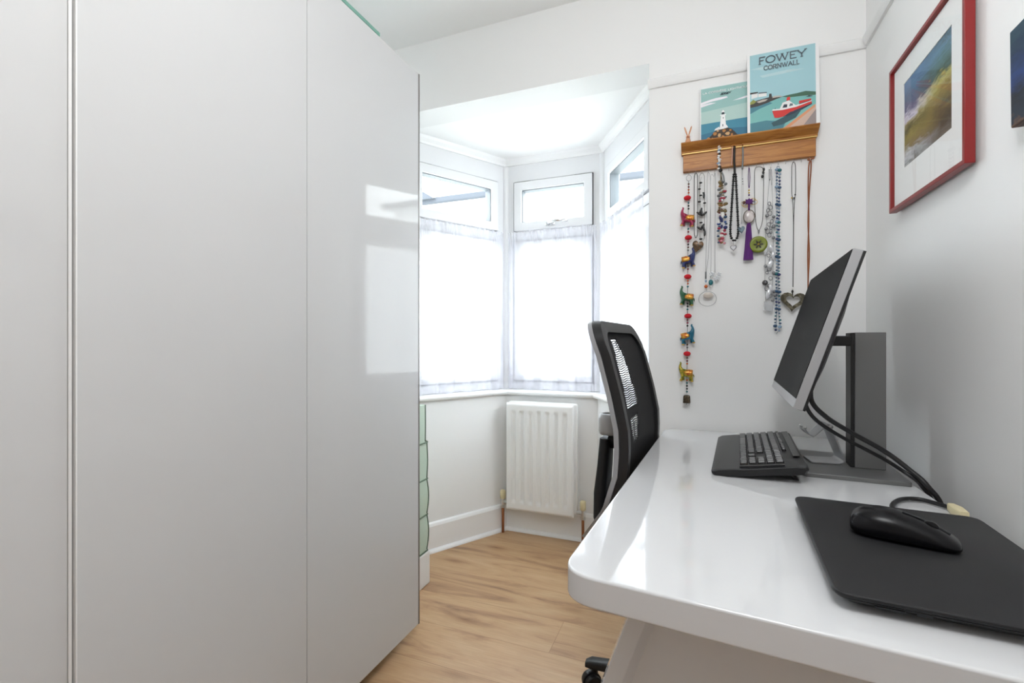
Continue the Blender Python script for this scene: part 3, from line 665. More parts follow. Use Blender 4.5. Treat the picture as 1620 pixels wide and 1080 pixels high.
def row(x0, wx_, y_hi, units):
    y = y_hi
    for u in units:
        if u > 0: key(x0, y-u*U, wx_, u*U)
        y -= abs(u)*U
YH = 0.440
row(0.000, U, YH, [1.25, 1.25, 1.25, 6.0, 1.25, 1.25, 1.25, 1.5])
row(0.0005+U, U, YH, [2.25]+[1]*10+[2.75])
row(0.001+2*U, U, YH, [1.75]+[1]*11+[2.25])
row(0.0015+3*U, U, YH, [1.5]+[1]*12+[1.5])
row(0.002+4*U, U, YH, [1]*13+[2.0])
row(0.005+5*U, 0.011, YH, [1, -0.5, 1, 1, 1, 1, -0.4, 1, 1, 1, 1, -0.4, 1, 1, 1, 1])
YN = YH-15*U-0.004
row(0.000, U, YN, [1, 1, 1]); row(0.0005+U, U, YN-U, [1])
row(0.0015+3*U, U, YN, [1, 1, 1]); row(0.002+4*U, U, YN, [1, 1, 1])
YP = YN-3*U-0.004
row(0.000, U, YP, [2, 1]); row(0.0005+U, U, YP, [1, 1, 1]); row(0.001+2*U, U, YP, [1, 1, 1]); row(0.0015+3*U, U, YP, [1, 1, 1]); row(0.002+4*U, U, YP, [1, 1, 1])
bm = NB(); box(bm, 0.0, 5*U, 0.012+0.0, 0.017, 0.0, 0.004); bm.transform(KX); obj('keypad_edge', bm, M_key, kb)
bm = NB(); box(bm, 0.1165, 0.1315, 0.10, 0.44, 0.0012, 0.0028); bm.transform(KX); obj('media_key_strip', bm, M_key, kb, bevel=0.001)
for y in (0.05, 0.40):
    bm = NB(); prism(bm, [(0.150, 0.018), (0.166, 0.020), (0.182, 0.0), (0.176, 0.0)], y-0.012, y+0.012, 'y'); obj('foot', bm, M_black, kb)

# ------------------------------------------------------------------ laptop
LA = [(0.148, 0.657), (0.418, 0.637), (0.434, 1.022), (0.169, 1.040)]
lt = thing('laptop', 'closed black laptop lying on the near end of the desk', 'laptop', (0.29, 0.84, DZ))
def lp(ins, z, r=0.02):
    c = Vector((0.292, 0.839)); q = round_poly(LA, r, 5)
    out = []
    for x, y in q:
        v = Vector((x, y))-c; L = v.length; v = v*((L-ins)/L); out.append((v.x+c.x-0.29, v.y+c.y-0.84, z))
    return out
bm = NB(); loft(bm, [lp(0.034, 0.0015), lp(0.022, 0.004), lp(0.006, 0.0125), lp(0.004, 0.0145)]); obj('laptop_base', bm, M_black, lt, bevel=0.001)
bm = NB(); loft(bm, [lp(0.003, 0.0155), lp(0.0, 0.017), lp(0.0, 0.0205), lp(0.003, 0.0222)]); obj('laptop_lid', bm, M_lap, lt, bevel=0.0012)
for x in (0.03, 0.24):
    for y in (0.03, 0.33):
        bm = NB(); box(bm, x-0.12, x-0.10, y-0.165, y-0.158, 0, 0.003); obj('rubber_foot', bm, M_black, lt)
dvec = (Vector((0.418, 0.637))-Vector((0.148, 0.657))).normalized()
for a, L, hh_, m in ((0.040, 0.028, 0.0022, M_gask), (0.078, 0.014, 0.004, M_gask)):
    c0 = Vector((0.148, 0.657))+dvec*a; c1_ = c0+dvec*L
    bm = NB(); n = Vector((dvec.y, -dvec.x))*0.0006; off = Vector((-dvec.y, dvec.x))*0.009
    p0, p1 = c0+off, c1_+off
    prism(bm, [tuple(p0-Vector((0.29, 0.84))), tuple(p1-Vector((0.29, 0.84))), tuple(p1-off*0.45-Vector((0.29, 0.84))), tuple(p0-off*0.45-Vector((0.29, 0.84)))], 0.0095, 0.0095+hh_); obj('port', bm, m, lt)

# mouse on the laptop
ms = thing('mouse', 'black wireless mouse resting on the laptop lid', 'mouse', (0.282, 0.868, DZ+0.0224), (0, 0, R(-16))); ms.scale = (1.12, 1.08, 1.08)
# local x: from rounded palm end (-) to the button end (+)
def msec(x, hwid, h0, h1, n=18):
    out = []
    for k in range(n):
        a = 2*math.pi*k/n; cy, sz = math.cos(a), math.sin(a)
        y = hwid*(abs(cy)**0.75)*(1 if cy > 0 else -1); mid = h0+(h1-h0)*0.30
        z = mid+(h1-mid)*sz if sz > 0 else mid+(mid-h0)*sz*1.0
        if sz < 0: z = h0+(mid-h0)*(1-abs(sz)**0.4)
        out.append((x, y, z))
    return out
secs = [msec(-0.0575, 0.010, 0.008, 0.019), msec(-0.055, 0.020, 0.003, 0.026), msec(-0.048, 0.027, 0.0008, 0.033), msec(-0.035, 0.031, 0.0005, 0.0385), msec(-0.018, 0.0325, 0.0005, 0.040), msec(0.0, 0.0315, 0.0005, 0.0375), msec(0.018, 0.030, 0.0005, 0.032), msec(0.034, 0.0295, 0.0005, 0.025), msec(0.047, 0.028, 0.001, 0.018), msec(0.055, 0.023, 0.002, 0.0125), msec(0.0575, 0.014, 0.004, 0.009)]
bm = NB(); loft(bm, secs); mb = obj('mouse_body', bm, M_mouse, ms, smooth=True, sub=1)
bm = NB(); tube(bm, [(0.0, 0, 0.0375), (0.018, 0, 0.0322), (0.034, 0, 0.0252), (0.047, 0, 0.0182)], 0.0012, 6); obj('button_seam', bm, M_gask, ms)
bm = NB(); g = bmesh.ops.create_cone(bm, cap_ends=True, segments=20, radius1=0.010, radius2=0.010, depth=0.006, matrix=Matrix.Translation((0.027, 0, 0.0215)) @ Matrix.Rotation(R(90), 4, 'X')); obj('scroll_wheel', bm, M_black2, ms, bevel=0.001)
bm = NB(); tube(bm, [(-0.02, 0.0305, 0.021), (0.0, 0.0300, 0.020), (0.016, 0.029, 0.017)], [0.001, 0.0022, 0.001], 8); obj('side_button', bm, M_black2, ms, smooth=True)

# ------------------------------------------------------------------ pictures on the right wall
def painting_mat(name, colsL, colsR, ns=9, dist=0.14):
    m = mat(name, (0.3, 0.3, 0.3), 0.6)
    tc = nd(m, 'ShaderNodeTexCoord'); sp_ = nd(m, 'ShaderNodeSeparateXYZ'); lk(m, tc.outputs['Generated'], sp_.inputs[0])
    mp = nd(m, 'ShaderNodeMapping'); mp.inputs['Rotation'].default_value = (R(35), 0, 0); mp.inputs['Scale'].default_value = (1, 0.6, 1.9); lk(m, tc.outputs['Generated'], mp.inputs[0])
    n = nd(m, 'ShaderNodeTexNoise'); n.inputs['Scale'].default_value = ns; n.inputs['Detail'].default_value = 6; n.inputs['Distortion'].default_value = 1.0; lk(m, mp.outputs[0], n.inputs[0])
    n2 = nd(m, 'ShaderNodeTexNoise'); n2.inputs['Scale'].default_value = 3; n2.inputs['Detail'].default_value = 2; lk(m, tc.outputs['Generated'], n2.inputs[0])
    def math_(op, a, b):
        x = nd(m, 'ShaderNodeMath'); x.operation = op
        for i, q in enumerate((a, b)):
            if isinstance(q, (int, float)): x.inputs[i].default_value = q
            else: lk(m, q, x.inputs[i])
        return x.outputs[0]
    v = math_('ADD', sp_.outputs['Z'], math_('MULTIPLY', math_('SUBTRACT', n.outputs[0], 0.5), dist*2))
    v = math_('ADD', v, math_('MULTIPLY', math_('SUBTRACT', n2.outputs[0], 0.5), 0.2))
    rl, rr = ramp(m, colsL), ramp(m, colsR); lk(m, v, rl.inputs[0]); lk(m, v, rr.inputs[0])
    mr = nd(m, 'ShaderNodeMapRange'); mr.inputs[1].default_value = 0.25; mr.inputs[2].default_value = 0.8; lk(m, math_('ADD', sp_.outputs['Y'], math_('MULTIPLY', math_('SUBTRACT', n2.outputs[0], 0.5), 0.5)), mr.inputs[0])
    mx = nd(m, 'ShaderNodeMix'); mx.data_type = 'RGBA'; lk(m, mr.outputs[0], mx.inputs[0]); lk(m, rr.outputs[0], mx.inputs[6]); lk(m, rl.outputs[0], mx.inputs[7])
    lk(m, mx.outputs[2], bsdf(m).inputs['Base Color']); return m
# Generated Y: 0 = near the camera (right side of the picture), 1 = far (left side)
far = [(0.0, srgb(120, 122, 120)), (0.1, srgb(190, 190, 195)), (0.2, srgb(130, 114, 74)), (0.32, srgb(140, 128, 60)), (0.44, srgb(84, 80, 44)), (0.50, srgb(150, 140, 100)), (0.56, srgb(206, 200, 216)), (0.66, srgb(96, 90, 124)), (0.78, srgb(70, 90, 122)), (1.0, srgb(96, 130, 172))]
near = [(0.0, srgb(96, 90, 84)), (0.14, srgb(66, 56, 40)), (0.3, srgb(94, 76, 44)), (0.44, srgb(140, 122, 58)), (0.58, srgb(176, 166, 92)), (0.66, srgb(60, 76, 60)), (0.78, srgb(80, 110, 110)), (0.9, srgb(96, 130, 160)), (1.0, srgb(80, 100, 110))]
M_paint = painting_mat('landscape_pastel', far, near)
pf = thing('framed_picture', 'red framed landscape picture with a white mount on the wall above the desk', 'picture', (XR, 1.3565, 1.398))
fr = Matrix(((0, 1, 0, 0), (1, 0, 0, 0), (0, 0, 1, 0), (0, 0, 0, 1)))      # swap x/y so ring() lies in the yz plane
def wallring(a, b, c, d, wd, x0, x1, m, nm, par, bev=0.001, wt=None, wb=None):
    bm = NB(); ring(bm, a, b, c, d, wd, x0, x1, wt, wb); bm.transform(fr); return obj(nm, bm, m, par, bevel=bev)
wallring(-0.1935, 0.1935, 0, 0.378, 0.0095, -0.025, -0.008, M_red, 'frame', pf)
bm = NB(); box(bm, -0.012, -0.006, -0.183, 0.183, 0.010, 0.368); obj('backing_board', bm, M_mount, pf)
wallring(-0.182, 0.182, 0.0115, 0.3665, 0.060, -0.0165, -0.0145, M_mount, 'mount', pf, 0.0003, 0.0575, 0.0855)
bm = NB(); box(bm, -0.0145, -0.0125, 1.235-1.3565, 1.481-1.3565, 0.097, 0.309); obj('print', bm, M_paint, pf)
bm = NB(); ring(bm, -0.183, 0.183, 0.011, 0.367, 0.001, -0.020, -0.0195); bm.free()
bm = NB(); box(bm, -0.0205, -0.0190, -0.1815, 0.1815, 0.012, 0.366); obj('glazing', bm, M_pglass, pf)

bl = [(0.0, srgb(90, 66, 50)), (0.06, srgb(22, 36, 52)), (0.3, srgb(10, 18, 30)), (0.5, srgb(28, 56, 112)), (0.7, srgb(16, 40, 70)), (1.0, srgb(40, 70, 82))]
M_blue = painting_mat('dark_blue_abstract', bl, bl, 7, 0.2)
cv = thing('canvas_picture', 'small dark blue abstract canvas at the right edge of the wall', 'picture', (XR, 0.935, 1.408), (R(-1.2), 0, 0))
bm = NB(); box(bm, -0.022, -0.004, -0.09, 0.09, 0.0, 0.160); obj('canvas', bm, M_blue, cv, bevel=0.002)
bm = NB(); box(bm, -0.010, -0.001, -0.08, 0.08, 0.01, 0.150); obj('stretcher_frame', bm, M_twood, cv)

# ------------------------------------------------------------------ pine shelf with hooks
sh = thing('shelf', 'stained pine hook shelf on the wall', 'shelf', (0.1525, YB, 1.667))
BX = 0.2055
bm = NB(); box(bm, -BX, BX, -0.016, -0.0003, 0.0, 0.070); bb = obj('back_board', bm, M_pine, sh, bevel=0.0015)
bm = NB(); prism(bm, [(-0.001, 0.062), (-0.019, 0.062), (-0.024, 0.066), (-0.024, 0.069), (-0.032, 0.072), (-0.048, 0.080), (-0.056, 0.086), (-0.058, 0.089), (-0.058, 0.091), (-0.001, 0.091)], -BX-0.006, BX+0.004, 'x'); obj('ledge', bm, M_pine, sh, bevel=0.001)
bm = NB(); box(bm, -BX-0.003, BX+0.002, -0.0225, -0.0160, 0.0605, 0.0640); o = obj('gilt_bead', bm, mat('gilt_edge', srgb(205, 170, 100), 0.3, metal=0.3), sh)
hook_u = [1090, 1100.4, 1110.7, 1120.4, 1131, 1141, 1153, 1162.5, 1174.5, 1185, 1196.7, 1208, 1219.5, 1231, 1242.7, 1255.5, 1267.8, 1281]
HY = 1.818; hx = []
for u in hook_u:
    p = wp(u, 262, HY); x = p.x; hx.append(x); lx_ = x-0.1525
    bm = NB(); pts = [(lx_, HY-YB, 0.001), (lx_, HY-YB, -0.008)]+[(lx_, HY-YB-0.005+0.005*math.cos(R(a)), -0.0095-0.005*math.sin(R(a))) for a in range(15, 200, 25)]
    tube(bm, pts, 0.0009, 6); obj('hook', bm, M_silver, sh, smooth=True)
ZH = 1.667-0.0145          # bottom of a hook's curve
YH_ = HY-0.005

# --- letters: small stroke alphabet, optional slab serifs
def arc(cx, cy, rx, ry, a0, a1, n=10): return [(cx+rx*math.cos(R(a0+(a1-a0)*k/n)), cy+ry*math.sin(R(a0+(a1-a0)*k/n))) for k in range(n+1)]
GL = {  # strokes in a unit-high cell, width, serif ends
    'F': (0.66, [[(0.14, 0), (0.14, 1)], [(0.14, 1), (0.62, 1)], [(0.14, 0.52), (0.48, 0.52)]], [(0.14, 0), ]),
    'E': (0.70, [[(0.14, 0), (0.14, 1)], [(0.14, 1), (0.62, 1)], [(0.14, 0.52), (0.50, 0.52)], [(0.14, 0), (0.64, 0)]], []),
    'O': (0.92, [arc(0.46, 0.5, 0.40, 0.5, 0, 360, 20)], []),
    'C': (0.80, [arc(0.46, 0.5, 0.38, 0.5, 45, 315, 16)], []),
    'G': (0.86, [arc(0.46, 0.5, 0.38, 0.5, 45, 335, 16), [(0.5, 0.42), (0.82, 0.42)], [(0.80, 0.42), (0.80, 0.1)]], []),
    'W': (1.16, [[(0.08, 1), (0.34, 0)], [(0.34, 0), (0.58, 0.9)], [(0.58, 0.9), (0.82, 0)], [(0.82, 0), (1.08, 1)]], [(0.08, 1), (0.58, 0.97), (1.08, 1)]),
    'Y': (0.84, [[(0.06, 1), (0.42, 0.46)], [(0.78, 1), (0.42, 0.46)], [(0.42, 0.46), (0.42, 0)]], [(0.08, 1), (0.76, 1), (0.42, 0)]),
    'R': (0.80, [[(0.14, 0), (0.14, 1)], [(0.14, 1), (0.45, 1)]+arc(0.45, 0.75, 0.23, 0.25, 90, -90, 8)+[(0.14, 0.5)], [(0.40, 0.5), (0.70, 0)]], [(0.14, 0), (0.70, 0)]),
    'B': (0.76, [[(0.14, 0), (0.14, 1)], [(0.14, 1), (0.42, 1)]+arc(0.42, 0.76, 0.2, 0.24, 90, -90, 8)+[(0.14, 0.52)], [(0.14, 0.52), (0.45, 0.52)]+arc(0.45, 0.26, 0.22, 0.26, 90, -90, 8)+[(0.14, 0)]], []),
    'N': (0.90, [[(0.14, 0), (0.14, 1)], [(0.14, 1), (0.76, 0)], [(0.76, 0), (0.76, 1)]], [(0.14, 0), (0.14, 1), (0.76, 1)]),
    'A': (0.88, [[(0.08, 0), (0.44, 1)], [(0.44, 1), (0.80, 0)], [(0.22, 0.36), (0.66, 0.36)]], [(0.08, 0), (0.80, 0)]),
    'L': (0.64, [[(0.14, 0), (0.14, 1)], [(0.14, 0), (0.58, 0)]], [(0.14, 1)]),
    'I': (0.30, [[(0.15, 0), (0.15, 1)]], []), 'H': (0.82, [[(0.14, 0), (0.14, 1)], [(0.68, 0), (0.68, 1)], [(0.14, 0.5), (0.68, 0.5)]], []),
    'T': (0.72, [[(0.36, 0), (0.36, 1)], [(0.06, 1), (0.66, 1)]], []), 'U': (0.80, [[(0.13, 1), (0.13, 0.3)]+arc(0.40, 0.3, 0.27, 0.3, 180, 360, 8)+[(0.67, 1)]], []),
    'S': (0.66, [arc(0.33, 0.75, 0.23, 0.25, 40, 270, 8)+arc(0.33, 0.25, 0.25, 0.25, 90, -140, 8)], []),
    'J': (0.55, [[(0.40, 1), (0.40, 0.25)]+arc(0.22, 0.25, 0.18, 0.25, 0, -170, 8)], []),
    ' ': (0.42, [], []),
}
GL['\u00c8'] = (0.70, GL['E'][1]+[[(0.28, 1.30), (0.46, 1.12)]], [])
def text_mesh(bm, s, x0, x1, z0, h, y, stroke, serif=False, slant=0.0, mi=0):
    tot = sum(GL[c][0] for c in s); sc = (x1-x0)/tot; x = x0
    def seg(p, q, wd):
        P, Q = Vector(p), Vector(q); d = Q-P
        if d.length < 1e-9: return
        d.normalize(); n = Vector((-d.y, d.x))*wd/2; P2, Q2 = P-d*wd*0.3, Q+d*wd*0.3
        f = bm.faces.new([bm.verts.new((a.x, y, a.y)) for a in (P2-n, Q2-n, Q2+n, P2+n)]); f.material_index = mi
    for c in s:
        w_, strokes, ser = GL[c]; T_ = lambda p: (x+p[0]*sc+slant*h*p[1], z0+stroke/2+p[1]*(h-stroke))
        for st_ in strokes:
            for a, b in zip(st_, st_[1:]): seg(T_(a), T_(b), stroke)
        if serif:
            for a in ser: seg(T_((a[0]-0.10, a[1])), T_((a[0]+0.10, a[1])), stroke*0.7)
        x += w_*sc
def fl(bm, pts, k, mi):
    """flat printed shape, k = ink layer"""
    f = bm.faces.new([bm.verts.new((x, -0.00012*k, z)) for x, z in pts]); f.material_index = mi
def pm(name, c): return mat('ink_'+name, srgb(*c), 0.45)

# Fowey poster
FW_, FH_ = 0.211, 0.282
po = thing('poster', 'Fowey Cornwall poster card with a red boat standing on the pine shelf', 'poster', (0.1535, 1.788, 1.7583), (R(-3.0), 0, 0), 'poster cards on the pine shelf')
bm = NB(); box(bm, 0, FW_, 0.0003, 0.0035, 0, FH_); obj('card', bm, mat('white_card', (0.82, 0.82, 0.82), 0.5), po)
inks = [pm('sky', (160, 200, 208)), pm('haze', (182, 210, 214)), pm('water', (120, 182, 178)), pm('deep', (70, 128, 142)), pm('hill', (66, 104, 84)), pm('rock', (64, 60, 58)), pm('white', (232, 232, 230)), pm('red', (206, 48, 44)), pm('dark', (52, 60, 76)), pm('quay', (216, 150, 110)), pm('stone', (204, 176, 160)), pm('slate', (150, 138, 136)), pm('tree', (140, 146, 74)), pm('grey', (98, 108, 116)), pm('roofs', (190, 180, 170)), pm('shade', (48, 84, 92))]
px0, px1, pz0, pz1 = 0.0085, FW_-0.0105, 0.002, FH_-0.0075
def F(*pts): return [(px0+(px1-px0)*a, pz0+(pz1-pz0)*b) for a, b in pts]
bm = NB()
fl(bm, F((0, 0), (1, 0), (1, 1), (0, 1)), 1, 0)
fl(bm, F((0, .82), (.35, .835), (.5, .80), (.2, .79)), 2, 1); fl(bm, F((.15, .72), (.6, .735), (.85, .71), (.5, .695), (.2, .69)), 2, 1)
fl(bm, F((0, 0), (1, 0), (1, .36), (.75, .375), (.5, .40), (.3, .385), (0, .33)), 2, 2)
fl(bm, F((0, .25), (.15, .30), (.35, .345), (.30, .37), (0, .335)), 3, 3)
fl(bm, F((0, .02), (0, .13), (.25, .14), (.55, .09), (.50, .0), (0, 0)), 3, 3)
fl(bm, F((.33, .10), (.50, .145), (.78, .20), (.70, .12), (.5, .06), (.36, .05)), 4, 15)
fl(bm, F((.48, .408), (.62, .418), (.72, .420), (.85, .430), (1, .402), (1, .362), (.8, .375), (.6, .385)), 3, 4)
fl(bm, F((0, .33), (.12, .335), (.28, .362), (.42, .392), (.50, .402), (.40, .415), (.33, .43), (.2, .42), (0, .40)), 4, 5)
fl(bm, F((0, .40), (.05, .43), (.10, .40), (.06, .375), (0, .37)), 5, 12)
fl(bm, F((.1, .395), (.20, .41), (.28, .405), (.24, .385), (.14, .375)), 5, 14)
fl(bm, F((.02, .44), (.12, .452), (.12, .50), (.02, .50)), 5, 6); fl(bm, F((.13, .45), (.26, .448), (.26, .485), (.13, .495)), 5, 6); fl(bm, F((.34, .41), (.50, .408), (.47, .425), (.37, .432)), 5, 14)
fl(bm, F((0, .50), (.13, .503), (.12, .52), (.0, .522)), 6, 5); fl(bm, F((.13, .493), (.27, .486), (.26, .50), (.14, .508)), 6, 13); fl(bm, F((.29, .40), (.345, .405), (.335, .468), (.30, .47)), 6, 5)
fl(bm, F((.486, -.0), (.986, .25), (1, .245), (1, .0)), 5, 10); fl(bm, F((.486, -.0), (.986, .25), (.98, .215), (.58, 0)), 6, 9); fl(bm, F((.80, .0), (1, .19), (1, 0)), 7, 11)
fl(bm, F((.343, .246), (.379, .156), (.44, .148), (.60, .165), (.786, .212), (.94, .262), (.936, .292), (.707, .251), (.5, .238)), 8, 7)
fl(bm, F((.50, .150), (.60, .160), (.786, .204), (.94, .256), (.94, .268), (.78, .232), (.62, .20)), 9, 8)
for a in (.64, .71, .79, .86): fl(bm, F((a, .20+(a-.64)*.28), (a+.035, .208+(a-.64)*.28), (a+.04, .228+(a-.64)*.28), (a, .218+(a-.64)*.28)), 10, 7)
fl(bm, F((.343, .250), (.5, .238), (.707, .251), (.936, .292), (.936, .305), (.70, .272), (.5, .258), (.35, .264)), 10, 6)
fl(bm, F((.46, .258), (.505, .33), (.60, .345), (.70, .272), (.6, .262)), 11, 6)
fl(bm, F((.50, .265), (.525, .305), (.575, .30), (.57, .262)), 12, 8); fl(bm, F((.60, .27), (.615, .305), (.655, .30), (.66, .275)), 12, 13); fl(bm, F((.56, .345), (.57, .385), (.615, .39), (.62, .348)), 12, 7)
fl(bm, F((.75, .285), (.75, .32), (.93, .325), (.93, .305)), 12, 7); fl(bm, F((.75, .283), (.93, .305), (.93, .30), (.75, .275)), 13, 8)
fl(bm, F((.88, .350), (.96, .352), (.92, .365)), 9, 8); fl(bm, F((.38, .258), (.40, .29), (.39, .258)), 9, 8); fl(bm, F((.84, .352), (.93, .356), (.90, .368)), 10, 8)
obj('print', bm, inks, po)
bm = NB(); e = F((.13, .857), (.87, .955)); text_mesh(bm, 'FOWEY', e[0][0], e[1][0], e[0][1], e[1][1]-e[0][1], -0.0020, 0.0036, True)
e = F((.215, .774), (.765, .834)); text_mesh(bm, 'CORNWALL', e[0][0], e[1][0], e[0][1], e[1][1]-e[0][1], -0.0020, 0.0024, True); obj('lettering', bm, pm('letter_grey', (96, 106, 114)), po)

# Jersey poster
JW, JH = 0.172, 0.206
pj = thing('poster', 'small Jersey lighthouse poster card leaning on the wall behind the boat poster', 'poster', (0.004, 1.800, 1.7583), (R(-6.0), 0, 0), 'poster cards on the pine shelf')
bm = NB(); box(bm, 0, JW, 0.0003, 0.003, 0, JH); obj('card', bm, mat('white_card', (0.82, 0.82, 0.82), 0.5), pj)
jk = [pm('jsky', (150, 190, 186)), pm('jpale', (176, 204, 198)), pm('jsea', (66, 136, 160)), pm('jcloud', (236, 232, 238)), pm('jwhite', (240, 240, 240)), pm('jrock', (58, 42, 28)), pm('jochre', (176, 120, 60)), pm('jdark', (40, 48, 60)), pm('jtan', (200, 160, 110)), pm('jdeep', (50, 112, 140))]
a0, a1, b0, b1 = 0.003, JW-0.004, 0.001, JH-0.006
def J(*pts): return [(a0+(a1-a0)*a, b0+(b1-b0)*b) for a, b in pts]
bm = NB()
fl(bm, J((0, 0), (1, 0), (1, 1), (0, 1)), 1, 0); fl(bm, J((0, .33), (1, .33), (1, .62), (0, .56)), 2, 1); fl(bm, J((0, 0), (1, 0), (1, .345), (0, .335)), 3, 2); fl(bm, J((0, 0), (1, 0), (1, .16), (.5, .2), (0, .14)), 4, 9)
fl(bm, J((0, .70), (.2, .735), (.38, .745), (.53, .765), (.50, .79), (.30, .79), (.18, .775), (0, .745)), 3, 3); fl(bm, J((0, .655), (.15, .68), (.3, .70), (.2, .715), (0, .70)), 3, 3); fl(bm, J((.62, .69), (.8, .695), (1, .72), (1, .75), (.85, .735)), 3, 3)
fl(bm, J((.02, .0), (.10, .04), (.20, .10), (.28, .18), (.36, .20), (.52, .205), (.60, .17), (.66, .11), (.70, .06), (.76, .045), (.76, 0)), 5, 5)
rr_ = random.Random(4)
for cx, cz, s_ in ((.15, .05, .045), (.27, .13, .05), (.36, .09, .05), (.45, .16, .045), (.52, .10, .055), (.33, .17, .03), (.60, .07, .035), (.43, .05, .04), (.22, .04, .03), (.57, .15, .03)):
    fl(bm, J(*[(cx+s_*rr_.uniform(.6, 1)*math.cos(t), cz+s_*.85*rr_.uniform(.6, 1)*math.sin(t)) for t in [k*math.pi/3 for k in range(6)]]), 6, rr_.choice((6, 6, 8)))
fl(bm, J((.26, .185), (.28, .215), (.36, .245), (.36, .20), (.38, .20), (.50, .205), (.53, .21), (.50, .26), (.46, .26), (.46, .195)), 7, 4)
fl(bm, J((.365, .20), (.395, .44), (.47, .44), (.495, .20)), 8, 4); fl(bm, J((.375, .44), (.49, .44), (.49, .46), (.375, .46)), 9, 4); fl(bm, J((.405, .46), (.46, .46), (.46, .50), (.405, .50)), 10, 7); fl(bm, J((.395, .50), (.47, .50), (.435, .545)), 10, 4)
fl(bm, J((.42, .24), (.435, .24), (.435, .28), (.42, .28)), 11, 7); fl(bm, J((.43, .38), (.442, .38), (.442, .41), (.43, .41)), 11, 7)
obj('print', bm, jk, pj)
bm = NB(); e = J((.03, .885), (.97, .925)); text_mesh(bm, 'LA CORBI\u00c8RE LIGHTHOUSE', e[0][0], e[1][0], e[0][1], e[1][1]-e[0][1], -0.0018, 0.0013); o = obj('title_lettering', bm, jk[4], pj); o['label'] = 'white title lettering'
bm = NB(); e = J((.38, .825), (.585, .865)); text_mesh(bm, 'JERSEY', e[0][0], e[1][0], e[0][1], e[1][1]-e[0][1], -0.0018, 0.0016, slant=0.15); o = obj('place_lettering', bm, jk[7], pj); o['label'] = 'dark place lettering'

# little wooden rabbit
rb = thing('rabbit_ornament', 'tiny pink wooden rabbit figure at the left end of the pine shelf', 'ornament', (-0.036, 1.787, 1.7583))
bm = NB(); lathe(bm, [(0.008, 0), (0.0095, 0.004), (0.008, 0.012), (0.005, 0.019)], n=16); obj('rabbit_body', bm, M_twood, rb, smooth=True)
bm = NB(); ball(bm, (0, 0, 0.023), 0.0068, (1, 1, 0.95), 14, 10); obj('rabbit_head', bm, M_twood, rb, smooth=True)
bm = NB(); ball(bm, (0, -0.006, 0.021), 0.0022); o = obj('rabbit_nose', bm, mat('nose_red', srgb(150, 60, 50), 0.5), rb, smooth=True)
for s in (-1, 1):
    bm = NB(); tube(bm, [(s*0.002, 0, 0.028), (s*0.006, 0, 0.040), (s*0.0105, 0, 0.055), (s*0.012, 0, 0.060)], [0.0018, 0.0027, 0.0024, 0.0008], 8); obj('rabbit_ear', bm, M_twood, rb, smooth=True)

# ------------------------------------------------------------------ hanging jewellery
jm = {k: mat('bead_'+k, srgb(*c), r, metal=mt) for k, c, r, mt in (
    ('red', (196, 26, 40), .8, 0), ('maroon', (110, 40, 48), .3, 0), ('black', (24, 24, 26), .25, 0), ('orange', (190, 96, 44), .3, 0), ('brown', (86, 52, 36), .3, 0), ('teal', (44, 110, 118), .25, 0),
    ('magenta', (150, 36, 74), .35, 0), ('gold', (206, 168, 70), .35, .45), ('navy', (42, 52, 104), .35, 0), ('green', (44, 92, 62), .35, 0), ('peacock', (30, 104, 130), .35, 0), ('olive', (118, 128, 36), .35, 0),
    ('blue', (50, 84, 150), .2, 0), ('steelblue', (64, 92, 122), .15, .2), ('paleblue', (140, 164, 188), .12, .1), ('white', (228, 226, 222), .3, 0), ('crystal', (214, 216, 220), .08, .25), ('pink', (214, 150, 160), .3, 0),
    ('purple', (84, 26, 108), .7, 0), ('cord', (30, 28, 28), .6, 0), ('leather', (142, 84, 52), .6, 0), ('khaki', (120, 104, 70), .35, .3), ('bronze', (96, 88, 72), .35, .6), ('greyb', (110, 114, 116), .3, .3), ('tan', (150, 112, 66), .35, 0), ('shell', (196, 186, 176), .2, 0), ('pinkcord', (206, 160, 140), .6, 0), ('rose', (168, 60, 76), .3, 0))}
def neck(name, label, x, z=ZH): return thing(name, label, 'necklace', (x, YH_, z), group='necklaces hanging from the pine shelf')
def loc(root, u, v, dy=0.0):
    p = wp(u, v, YH_+dy); return (p.x-root.location.x, dy, p.z-root.location.z)
def line_obj(root, pts, r, m, name='cord', k=6, n=6, flat=1.0):
    P = [loc(root, *p) for p in pts]; bm = NB(); tube(bm, catmull(P, k), r, n, flat=flat); return obj(name, bm, m, root, smooth=True)
def bead(root, u, v, r, m, s=(1, 1, 1), name='bead', dy=0.0, hi=8):
    bm = NB(); ball(bm, loc(root, u, v, dy), r, s, hi, max(6, hi-2)); return obj(name, bm, m, root, smooth=True)
def heart_pts(w_, h_, n=28):
    out = []
    for k in range(n):
        t = 2*math.pi*k/n; x = 16*math.sin(t)**3/16; z = (13*math.cos(t)-5*math.cos(2*t)-2*math.cos(3*t)-math.cos(4*t))/15
        out.append((x*w_/2, z*h_/2))
    return out
